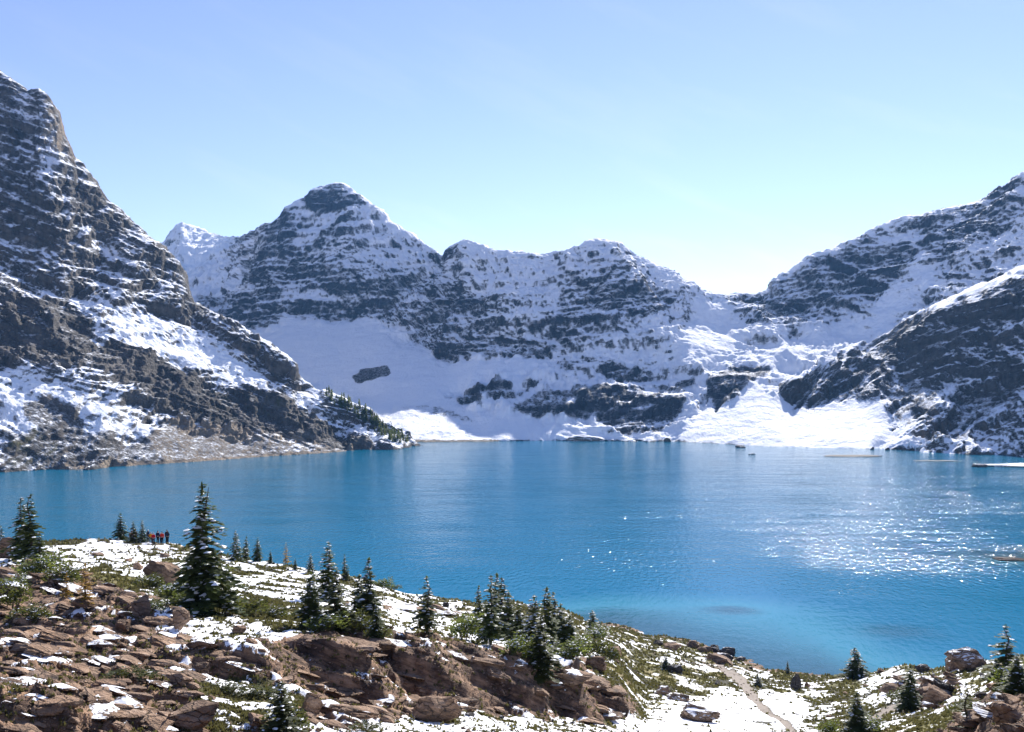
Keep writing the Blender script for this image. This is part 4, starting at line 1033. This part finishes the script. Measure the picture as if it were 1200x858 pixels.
TREES = [
 ('full2', 25, 583, 655, 'left one of the twin firs by the left edge', .85),
 ('slim', 36, 579, 657, 'taller right one of the twin firs by the left edge', 1.15),
 ('full2', 46, 624, 662, 'short fir tucked against the right side of the twin firs', 1.2),
 ('slim2', 2, 616, 646, 'small fir cut off by the left edge of the picture', 1.1),
 ('full', 141, 601, 633, 'tallest of the three little firs left of the hikers', 1.0),
 ('olive', 156, 609, 634, 'middle yellowish one of the three little firs by the hikers', 1.0),
 ('snowy', 166.5, 608, 634, 'snowy fir of the three standing nearest the hikers', .75),
 ('big', 237, 566, 716, 'tallest fir of the slope rising against the lake on the left', 1.0),
 ('sparse', 266, 662, 712, 'thin see-through fir just right of the tallest fir', 1.3),
 ('snowy', 276, 622, 658, 'little snowy fir right of the tallest fir on the crest', .9),
 ('slim2', 288, 627, 655, 'narrow small fir second in the crest row right of the tallest', 1.2),
 ('full', 302, 629, 657, 'small dark fir third in the crest row', .9),
 ('slim', 317, 646, 660, 'tiny fir beside the golden larch on the crest', 1.3),
 ('slim', 346, 655, 669, 'tiny fir right of the golden larch', 1.4),
 ('snowy', 364, 649, 673, 'snow covered small fir left of the pointed dark fir', .85),
 ('snowy', 385, 635, 702, 'tall pointed fir with snowy boughs at the back of the middle group', .95),
 ('slim2', 404, 650, 680, 'slim fir standing behind the right side of the middle group', 1.0),
 ('full', 364, 668, 736, 'broad dark fir at the left front of the middle group', 1.0),
 ('olive', 394, 672, 740, 'yellowish green fir in front of the tall pointed one', 1.0),
 ('full2', 421, 676, 738, 'shorter fir of the pair right of the middle group', 1.0),
 ('slim', 432, 655, 740, 'tall spire topped fir of the pair right of the middle group', 1.15),
 ('full2', 441, 710, 748, 'small bushy fir at the foot of the spire topped one', 1.0),
 ('open', 500, 676, 744, 'lone fir with a bare lower trunk on open snow in the middle', 1.0),
 ('slim', 561, 687, 742, 'slim leftmost fir of the right hand cluster', 1.0),
 ('open', 575, 674, 756, 'tall fir with a visible thin stem at the cluster front', .9),
 ('slim2', 580, 672, 744, 'twin topped fir left of centre in the cluster', 1.2),
 ('slim', 588, 677, 746, 'third narrow spire from the left in the cluster', 1.3),
 ('full2', 596, 694, 750, 'rounded dark fir in the middle of the cluster', 1.0),
 ('full', 608, 708, 762, 'bushy fir filling the gap in the middle of the cluster', 1.1),
 ('snowy', 626, 698, 770, 'snow speckled fir right of the cluster gap', 1.0),
 ('olive', 634, 722, 794, 'bright green fir leaning over the overhanging ledge', .95),
 ('slim', 641, 689, 764, 'tallest thin spire on the right side of the cluster', 1.3),
 ('slim2', 649, 693, 758, 'thin spire just right of the tallest in the cluster', 1.3),
 ('full', 657, 708, 764, 'dark fir with a slanting top right of the spires', 1.1),
 ('full', 668, 722, 768, 'low dark fir at the right end of the cluster', 1.3),
 ('snowy', 694, 716, 744, 'small stunted fir behind the cluster near the lake', 1.2),
 ('slim', 923, 775, 790, 'tiny isolated fir at the shore in the lower right', 1.1),
 ('round', 1002, 759, 795, 'plump snow flecked fir against the lake in the lower right', 1.0),
 ('round', 888, 792, 806, 'little round fir on snow beside the trail', 1.0),
 ('round', 780, 768, 786, 'small dark fir on the turf above the shore rocks', 1.0),
 ('full', 1067, 779, 832, 'dark fir on snow beside the upright cracked slabs', 1.0),
 ('full2', 1004, 812, 866, 'fir cut by the bottom edge in front of the striped snow', 1.15),
 ('open', 1179, 734, 812, 'tall fir with bare upper branches at the right edge', 1.15),
 ('full', 1192, 766, 814, 'bushy fir cut off by the right edge', 1.25),
 ('olive', 330, 800, 870, 'fir at the bottom edge among turf and snow', 1.15),
 ('sparse', 1132, 800, 856, 'sparse yellowish sapling with a thin stem at the bottom right', 1.3),
]
for k, px, t, b, l, w in TREES: tree(k, px, t, b, l, wide=w * (1.28 if k in ('big', 'slim', 'slim2', 'sparse') else 1.48))
tree('larch', 335, 634, 661, 'small golden larch on the crest between two tiny firs', name='larch_tree', cat='larch', wide=1.2)
tree('larch', 100, 662, 712, 'yellow green larch sapling in front of the long ledge on the left', name='larch_tree', cat='larch', wide=1.4)
tree('larch', 78, 672, 702, 'small yellowish larch sapling beside the dark shrub on the left', name='larch_tree', cat='larch', wide=1.4)

def shrub_mesh(seed, n, mat, snow):
    rnd = random.Random(seed); cr = quadbuf(); sn_ = quadbuf(); st_ = quadbuf()
    cl = [(rnd.uniform(-.34, .34), rnd.uniform(-.3, .3), rnd.uniform(.5, 1.0)) for _ in range(9)]
    for k in range(n):
        cx, cy2, ch = rnd.choice(cl)
        th = rnd.uniform(0, 6.28); el = rnd.uniform(.1, 1.5)
        rr_ = rnd.uniform(.5, 1.0)
        p = Vector((cx + math.cos(th) * math.cos(el) * .26 * rr_, cy2 + math.sin(th) * math.cos(el) * .26 * rr_, ch * (.15 + .78 * math.sin(el) * rr_)))
        dv = Vector((math.cos(th) * .7, math.sin(th) * .7, rnd.uniform(.1, 1.0))).normalized()
        ln = rnd.uniform(.05, .12); wv = dv.cross(Vector((rnd.uniform(-1, 1), rnd.uniform(-1, 1), rnd.uniform(-1, 1)))).normalized() * ln * .22
        addq(cr, [p - wv * .5, p + wv * .5, p + dv * ln * .6 + wv, p + dv * ln])
        addq(cr, [p - wv * .5, p + dv * ln, p + dv * ln * .55 - wv, p - wv * .8])
        if el > .7 and rnd.random() < snow: blob(sn_, p + Vector((0, 0, .03)), .035 * rnd.uniform(.6, 1.5), .03, .02, rnd)
    for cx, cy2, ch in cl:
        w_ = .012; b_ = Vector((cx * .5, cy2 * .5, -.05)); t_ = Vector((cx, cy2, ch * .7))
        addq(st_, [b_ + Vector((-w_, 0, 0)), b_ + Vector((w_, 0, 0)), t_ + Vector((w_ * .4, 0, 0)), t_ + Vector((-w_ * .4, 0, 0))])
        addq(st_, [b_ + Vector((0, -w_, 0)), b_ + Vector((0, w_, 0)), t_ + Vector((0, w_ * .4, 0)), t_ + Vector((0, -w_ * .4, 0))])
    return (mesh_of(st_, 'stem', BARK), mesh_of(cr, 'foliage', mat), raw_mesh('snow', sn_['v'], sn_['f'], [SNOW], False) if sn_['f'] else None)
SH = [shrub_mesh(21, 900, FIR, .10), shrub_mesh(22, 900, FIR2, .06), shrub_mesh(23, 900, FIR, .2), shrub_mesh(24, 700, FIR2, .02)]
def shrub(px, base, w, h, kind, label):
    p = hit(px, base); s_ = p.y / F
    r = link(bpy.data.objects.new('dwarf_conifer_shrub', None)); r.location = (p.x, p.y + .2, p.z - .08)
    r.scale = (w * s_ * 1.05, w * s_ * .8, h * s_ * 1.1); r.rotation_euler = (0, 0, (px * .37) % .8)
    tag(r, label, 'shrub', 'low conifer shrubs on the near slope')
    for n_, me in zip(('stem', 'foliage', 'snow'), SH[kind]):
        if me is not None:
            o = bpy.data.objects.new(n_, me); COL.objects.link(o); o.parent = r
            if n_ == 'snow': o['kind'] = 'stuff'
for a_ in [
 (45, 676, 52, 30, 0, 'dark shrub at the foot of the twin firs by the left edge'),
 (68, 688, 44, 28, 1, 'green sprawling shrub right of the twin firs'),
 (8, 716, 44, 40, 3, 'olive shrub at the left edge below the twin firs'),
 (30, 732, 44, 20, 1, 'low olive shrub below the left edge shrub'),
 (14, 690, 30, 16, 2, 'snow flecked shrub in shade at the far left'),
 (172, 690, 34, 18, 1, 'green shrub left of the big tilted pinkish boulder'),
 (205, 700, 44, 22, 2, 'snow flecked shrub in front of the big tilted boulder'),
 (190, 712, 50, 12, 3, 'low green mat left of the tallest fir foot'),
 (222, 712, 44, 30, 0, 'dark shrub at the left foot of the tallest fir'),
 (252, 718, 50, 34, 1, 'bright green shrub at the right foot of the tallest fir'),
 (285, 722, 46, 24, 3, 'greyish olive shrub right of the tallest fir'),
 (312, 724, 44, 14, 1, 'low green shrub at the end of the row right of the tallest fir'),
 (382, 738, 50, 20, 0, 'dark shrub between the firs of the middle group'),
 (412, 744, 46, 26, 1, 'green shrub in front of the middle group of firs'),
 (442, 752, 30, 18, 3, 'olive shrub beside the blocky ledge under the middle group'),
 (450, 690, 22, 14, 2, 'snowy little shrub on the crest right of the spire topped fir'),
 (458, 692, 22, 8, 3, 'low olive shrub on the crest right of the spire topped fir'),
 (545, 750, 38, 34, 0, 'dark shrub left of the fir cluster'),
 (570, 756, 30, 20, 2, 'snow flecked shrub at the left foot of the fir cluster'),
 (622, 778, 50, 32, 0, 'dark thicket at the foot of the cluster above the overhang'),
 (665, 772, 60, 26, 0, 'wide dark shrub under the right side of the cluster'),
 (692, 768, 40, 24, 3, 'olive shrub at the right end of the cluster'),
 (698, 748, 40, 16, 2, 'snow flecked shrub beside the stunted fir near the lake'),
 (712, 776, 26, 22, 1, 'green shrub beside the tan boulder right of the cluster'),
 (605, 768, 40, 26, 2, 'snow flecked thicket in the middle of the cluster'),
 (330, 862, 54, 36, 1, 'bushy green shrub at the bottom edge'),
 (300, 820, 60, 14, 3, 'olive mat of shrubs among snow at the bottom left centre'),
 (260, 812, 50, 12, 3, 'low olive shrub between snow patches at the bottom left'),
 (150, 800, 60, 14, 3, 'dark green mat in the bare rocky ground at the bottom left'),
 (180, 716, 36, 10, 0, 'dark low shrub above the reddish bent rock'),
 (1052, 824, 26, 16, 1, 'olive shrub left of the dark fir at the bottom right'),
 (1140, 842, 50, 22, 3, 'olive shrub around the sparse sapling at the bottom right'),
 (1188, 806, 50, 30, 0, 'dark shrub under the right edge firs'),
 (971, 862, 26, 20, 0, 'small dark shrub at the bottom edge left of the cut fir'),
 (1020, 862, 40, 24, 2, 'snow flecked shrub at the foot of the cut fir'),
 (160, 634, 30, 8, 0, 'tiny shrub beneath the three little firs by the hikers'),
 (425, 858, 40, 12, 3, 'olive shrub at the bottom edge below the wide slab ledge'),
]: shrub(*a_)

# dead stump
p = hit(676, 794); hs = 21 * p.y / F
bm = bmesh.new(); prev = None
for i in range(6):
    t = i / 5; r_ = (.28 - .10 * t) * (1 + .15 * math.sin(i * 2.1)); ring = [bm.verts.new((p.x + .05 * t + r_ * math.cos(a_ * PI / 4) * (1.15 if a_ % 3 else .85), p.y + r_ * math.sin(a_ * PI / 4), p.z - .1 + hs * t + (.12 * math.sin(a_ * 2.7) if i == 5 else 0))) for a_ in range(8)]
    if prev: [bm.faces.new((prev[k], prev[(k + 1) % 8], ring[(k + 1) % 8], ring[k])) for k in range(8)]
    prev = ring
bm.faces.new(prev); me = bpy.data.meshes.new('tree_stump'); bm.to_mesh(me); bm.free(); me.materials.append(DEAD)
tag(link(bpy.data.objects.new('tree_stump', me)), 'grey dead stump standing below the right end of the fir cluster', 'stump')

# ------------------------------------------------------------------ far firs on the left mountain's toe
def far_fir_mesh(seed):
    rnd = random.Random(seed); b = quadbuf()
    for k in range(34):
        t = k / 34; az = rnd.uniform(0, 6.28); L = .26 * (1 - t) ** .8 * rnd.uniform(.6, 1.2) + .02
        c = Vector((0, 0, .08 + t * .9)); dv = Vector((math.cos(az), math.sin(az), -.35)) * L; wv = Vector((-math.sin(az), math.cos(az), 0)) * (.05 + .10 * (1 - t))
        addq(b, [c - wv * .3 + Vector((0, 0, .06)), c + wv * .3 + Vector((0, 0, .06)), c + dv + wv, c + dv - wv])
    for a_ in (0, PI / 2): addq(b, [(-.015 * math.cos(a_), -.015 * math.sin(a_), 0), (.015 * math.cos(a_), .015 * math.sin(a_), 0), (0, 0, 1), (0, 0, 1.001)])
    return mesh_of(b, 'far_fir', FIR)
FF = [far_fir_mesh(i) for i in range(4)]
PYL = HOR - (P_L[..., 2] - EYE) * F / P_L[..., 1]; PXL = 600 + P_L[..., 0] * F / P_L[..., 1]
rng = random.Random(12)
nf = 0
for _ in range(4000):
    if nf >= 120: break
    t = rng.random(); x = 392 + 88 * t + rng.uniform(-12, 8); ysky = np.interp(x, [s_[0] for s_ in L_SKY], [s_[1] for s_ in L_SKY])
    y = ysky + rng.uniform(1, 4 + 16 * (1 - abs(t - .5))) ** 1
    if y > 519: continue
    c = int(np.argmin(np.abs(PXL[60] - x)));
    r = int(np.argmax(PYL[20:, c] <= y)) + 20
    q = P_L[r, c]
    if q[2] < 2 or q[1] > 1060: continue
    o = link(bpy.data.objects.new('fir_tree', FF[nf % 4])); h_ = rng.uniform(5.0, 10.5)
    o.location = (float(q[0]), float(q[1]), float(q[2]) - .6); o.scale = (h_, h_, h_); o.rotation_euler = (0, 0, rng.uniform(0, 6))
    tag(o, 'far dark fir in the stand on the toe of the left mountain', 'tree', 'far firs on the toe of the left mountain'); nf += 1

# ------------------------------------------------------------------ lake shore things
WETR = rock_mat('wet_reef_rock', (.012, .011, .010), (.035, .030, .026), (.07, .06, .05), 0)
def lake_rock(px, y, w, h, label, mat, seed, depth=1.0, name='boulder', cat='boulder', kind=None):
    d = EYE * F / (y - HOR); s_ = d / F
    me = rock_mesh(name, seed, mat, n=22, box=.35, cuts=2, rough=.08)
    o = link(bpy.data.objects.new(name, me))
    o.location = ((px - 600) * s_, d, h * s_ * .12); o.scale = (w * s_, w * s_ * depth, h * s_ * 1.6)
    if kind: o['kind'] = kind
    else: tag(o, label, cat)
lake_rock(783, 517.6, 12, 6, 'dark boulder at the far shore where the two snow fans meet', ROCKD, 901)
lake_rock(868, 524.5, 13, 4, 'dark flat rock at the far shore below the white snow fan', ROCKD, 902)
lake_rock(881, 532.5, 9, 1.6, 'tiny dark rock awash in the far lake', ROCKD, 903)
lake_rock(1022, 527, 5, 4, 'small dark round boulder at the far right shoreline', ROCKD, 904)
lake_rock(1040, 527.5, 6, 4, 'dark boulder at the waterline before the spur starts', ROCKD, 906)
lake_rock(1147, 547, 18, 5, 'dark rocks at the tip of the snowy spit on the right', ROCKD, 905)
lake_rock(690, 516.5, 62, 8, '', ROCKP, 910, .5, 'rocky_point', kind='structure')
lake_rock(1000, 534.5, 80, .9, '', GRAVEL, 911, .45, 'gravel_bar', kind='structure')
lake_rock(1095, 540, 60, .3, '', GRAVEL, 914, .3, 'gravel_bar', kind='structure')
lake_rock(1198, 546, 108, 3.6, '', ROCKP, 912, .35, 'snowy_spit', kind='structure')
lake_rock(1184, 656, 42, 3, 'dark half sunken reef breaking the water at the right edge', WETR, 913, .5, 'reef', 'reef')
me = rock_mesh('shoal', 920, ROCKD, n=26, box=.2, cuts=2, rough=.06)
o = link(bpy.data.objects.new('shoal', me)); o['kind'] = 'structure'; o.location = (188, 318, -1.0); o.scale = (76, 40, 1.9)
me = rock_mesh('shoal', 921, ROCKD, n=26, box=.2, cuts=2, rough=.06)
o = link(bpy.data.objects.new('shoal', me)); o['kind'] = 'structure'; o.location = (60, 246, -1.6); o.scale = (20, 10, 1.4)
# ------------------------------------------------------------------ hikers
def cloth(name, c):
    m = NT(name); n = m.noise(m.pos(), 14, 3)
    return m.end(m.pbr(m.mix(n, tuple(k * .8 for k in c), c), .85))
SKIN = cloth('skin', (.48, .30, .22)); HAIR = cloth('hair', (.05, .035, .025)); BOOT = cloth('boot_leather', (.04, .03, .025)); EYEM = cloth('eye', (.05, .04, .035))
def skinned(name, verts, edges, rad, mat, sub=1, root=0):
    me = bpy.data.meshes.new(name); me.from_pydata(verts, edges, [])
    ob = bpy.data.objects.new(name, me); COL.objects.link(ob)
    bm = bmesh.new(); bm.from_mesh(me); L = bm.verts.layers.skin.verify(); bm.verts.ensure_lookup_table()
    for i, v in enumerate(bm.verts):
        r = rad[i]; v[L].radius = r if isinstance(r, tuple) else (r, r); v[L].use_root = i == root
    bm.to_mesh(me); bm.free()
    ob.modifiers.new('s', 'SKIN'); s2 = ob.modifiers.new('b', 'SUBSURF'); s2.levels = sub; s2.render_levels = sub
    bpy.context.view_layer.update()
    dg = bpy.context.evaluated_depsgraph_get()
    out = bpy.data.meshes.new_from_object(ob.evaluated_get(dg)); out.name = name
    bpy.data.objects.remove(ob); bpy.data.meshes.remove(me)
    out.materials.clear(); out.materials.append(mat)
    for p in out.polygons: p.use_smooth = True
    return out
def person(px, base, face, label, jacket, trousers, hat, pose=0, hgt=1.74, dy=0.0):
    V = []; E = []; R = []
    def v(p, r, par=None):
        V.append(p); R.append(r)
        if par is not None: E.append((par, len(V) - 1))
        return len(V) - 1
    pel = v((0, 0, .95), (.155, .115)); sp = v((0, .01, 1.15), (.14, .10), pel); ch = v((0, .01, 1.36), (.17, .115), sp)
    nk = v((0, .0, 1.49), .055, ch); jw = v((0, -.015, 1.565), (.062, .070), nk); md = v((0, -.005, 1.64), (.074, .088), jw); tp = v((0, .005, 1.705), (.06, .07), md)
    v((0, -.105, 1.61), .013, jw); v((.082, 0, 1.62), .015, md); v((-.082, 0, 1.62), .015, md)
    arms = []; legs = []
    for s in (-1, 1):
        sw_ = .05 * s * (1 if pose % 2 else -1)
        sh = v((.19 * s, .01, 1.42), .062, ch); bent = pose % 3 == 1 or (pose % 3 == 2 and s > 0)
        el = v((.255 * s, .03, 1.15), .046, sh)
        wr = v((.17 * s, -.20, 1.10), .030, el) if bent else v((.265 * s, -.03 + sw_, .90), .030, el)
        a_ = Vector(V[wr]) - Vector(V[el]); a_.normalize(); side = Vector((0, 1, 0)) if not bent else Vector((0, 0, 1))
        pm = v(tuple(Vector(V[wr]) + a_ * .07), (.036, .022), wr)
        for q, ln in enumerate((.070, .080, .075, .058)):
            b0 = Vector(V[pm]) + side * (q - 1.5) * .019 + a_ * .018
            f1 = v(tuple(b0), .009, pm); f2 = v(tuple(b0 + a_ * ln * .55 + Vector((-.010 * s, -.006, 0))), .008, f1); v(tuple(b0 + a_ * ln + Vector((-.030 * s, -.012, 0))), .0065, f2)
        t1 = v(tuple(Vector(V[wr]) + a_ * .035 - side * .034), .010, wr); v(tuple(Vector(V[wr]) + a_ * .08 - side * .050), .008, t1)
        arms.append((sh, el, wr))
        hp = v((.095 * s, 0, .88), .095, pel); kn = v((.11 * s, -.02 + .05 * s * (pose % 2), .50), .062, hp); an = v((.12 * s, .02 + .06 * s * (pose % 2), .10), .042, kn)
        v((.125 * s, -.13 + .06 * s * (pose % 2), .035), .035, an); legs.append((hp, kn, an))
    body = skinned('body', V, E, R, SKIN)
    g = hit(px, base)
    r = link(bpy.data.objects.new('person', None)); r.location = (g.x, g.y + dy, ground_at(px, g.y + dy) - .02); r.rotation_euler = (0, 0, face); k = hgt / 1.78; r.scale = (k, k, k)
    tag(r, label, 'person', 'hikers standing on the knoll crest')
    b = link(bpy.data.objects.new('body', body), r)
    def sub(name, chain, grow, mat, extra=None):
        vv = []; ee = []; rr_ = []; mp = {}
        for i, j in chain:
            for q in (i, j):
                if q not in mp:
                    mp[q] = len(vv); vv.append(V[q]); x = R[q]; x = x if isinstance(x, tuple) else (x, x); rr_.append((x[0] + grow, x[1] + grow))
            ee.append((mp[i], mp[j]))
        me = skinned(name, vv, ee, rr_, mat, 1); return link(bpy.data.objects.new(name, me), r)
    jc = [(pel, sp), (sp, ch), (ch, nk)]
    for a_ in arms: jc += [(ch, a_[0]), (a_[0], a_[1]), (a_[1], a_[2])]
    sub('jacket', jc, .026, cloth('jacket_fabric', jacket))
    tc = []
    for a_ in legs: tc += [(pel, a_[0]), (a_[0], a_[1]), (a_[1], a_[2])]
    sub('trousers', tc, .018, cloth('trouser_fabric', trousers))
    def ball(name, c, rad, mat, cut=None):
        bm = bmesh.new(); bmesh.ops.create_uvsphere(bm, u_segments=12, v_segments=8, radius=1)
        if cut is not None: bmesh.ops.delete(bm, geom=[q for q in bm.verts if q.co.z < cut], context='VERTS')
        for q in bm.verts: q.co = Vector((q.co.x * rad[0] + c[0], q.co.y * rad[1] + c[1], q.co.z * rad[2] + c[2]))
        me = bpy.data.meshes.new(name); bm.to_mesh(me); bm.free(); me.materials.append(mat); link(bpy.data.objects.new(name, me), r)
    ball('hat' if hat else 'hair', (0, .01, 1.655), (.098, .108, .115), cloth('hat_wool', hat) if hat else HAIR, -.1)
    for s in (-1, 1):
        ball('eye', (.032 * s, -.083, 1.645), (.013, .010, .010), EYEM)
        ball('boot', (.122 * s, -.05 + .06 * s * (pose % 2), .055), (.062, .15, .065), BOOT)
NAVY = (.012, .018, .055); BLK = (.012, .012, .016); GRY = (.10, .10, .11)
person(173.5, 635, PI - .5, 'hiker in a dark blue jacket with a white hat standing nearest the little firs', (.03, .05, .12), (.06, .07, .09), (.75, .75, .75), 0)
person(178.4, 635, PI + .3, 'hiker in a golden yellow jacket left of the red ones', (.75, .30, .02), (.10, .09, .06), (.55, .45, .35), 1, hgt=1.64, dy=-.5)
person(182.8, 635.5, PI, 'hiker in a bright red jacket second from the yellow one', (.50, .012, .02), (.03, .02, .05), (.5, .35, .3), 2, hgt=1.70, dy=-.9)
person(185.9, 635.5, PI - .3, 'hiker in navy between the two red jackets nearer the left', NAVY, BLK, None, 0, 1.84, dy=-.3)
person(189.4, 635.5, PI + .5, 'hiker in violet blue with a pale cap between the two red jackets', (.04, .03, .12), NAVY, (.6, .55, .5), 1, hgt=1.62, dy=-.2)
person(192.6, 635.5, PI, 'hiker in an orange red jacket near the right end of the group', (.55, .04, .02), BLK, (.10, .05, .04), 2, hgt=1.72, dy=-.8)
person(195.6, 636, PI - .2, 'hiker all in black at the right end beside the last one', BLK, BLK, None, 0, 1.86)
person(198.0, 636, PI + .8, 'hiker in dark blue standing last on the right', (.015, .02, .05), BLK, None, 1, 1.70, dy=-.5)
person(149, 632, PI, 'hiker in an orange jacket half hidden behind the three little firs', (.65, .09, .02), GRY, (.5, .1, .05), 0, dy=1.5, hgt=1.85)
person(152.5, 632, PI + .4, 'hiker in dark clothes behind the middle little fir', (.05, .03, .03), BLK, None, 1, dy=1.8)
# ------------------------------------------------------------------ haze
hm = NT('haze_air')
hv = hm.node('ShaderNodeVolumePrincipled')
hv.inputs['Color'].default_value = (.20, .50, 1.0, 1)
hv.inputs['Density'].default_value = 0.00004
hv.inputs['Anisotropy'].default_value = 0.2
hm.l.new(hv.outputs[0], hm.out.inputs['Volume'])
bm = bmesh.new()
bmesh.ops.create_cube(bm, size=1)
bmesh.ops.scale(bm, vec=(6400, 3900, 800), verts=bm.verts)
bmesh.ops.translate(bm, vec=(0, 1800, 380 - 22), verts=bm.verts)
me = bpy.data.meshes.new('haze'); bm.to_mesh(me); bm.free(); me.materials.append(hm.m)
hz = link(bpy.data.objects.new('haze', me)); hz['kind'] = 'stuff'
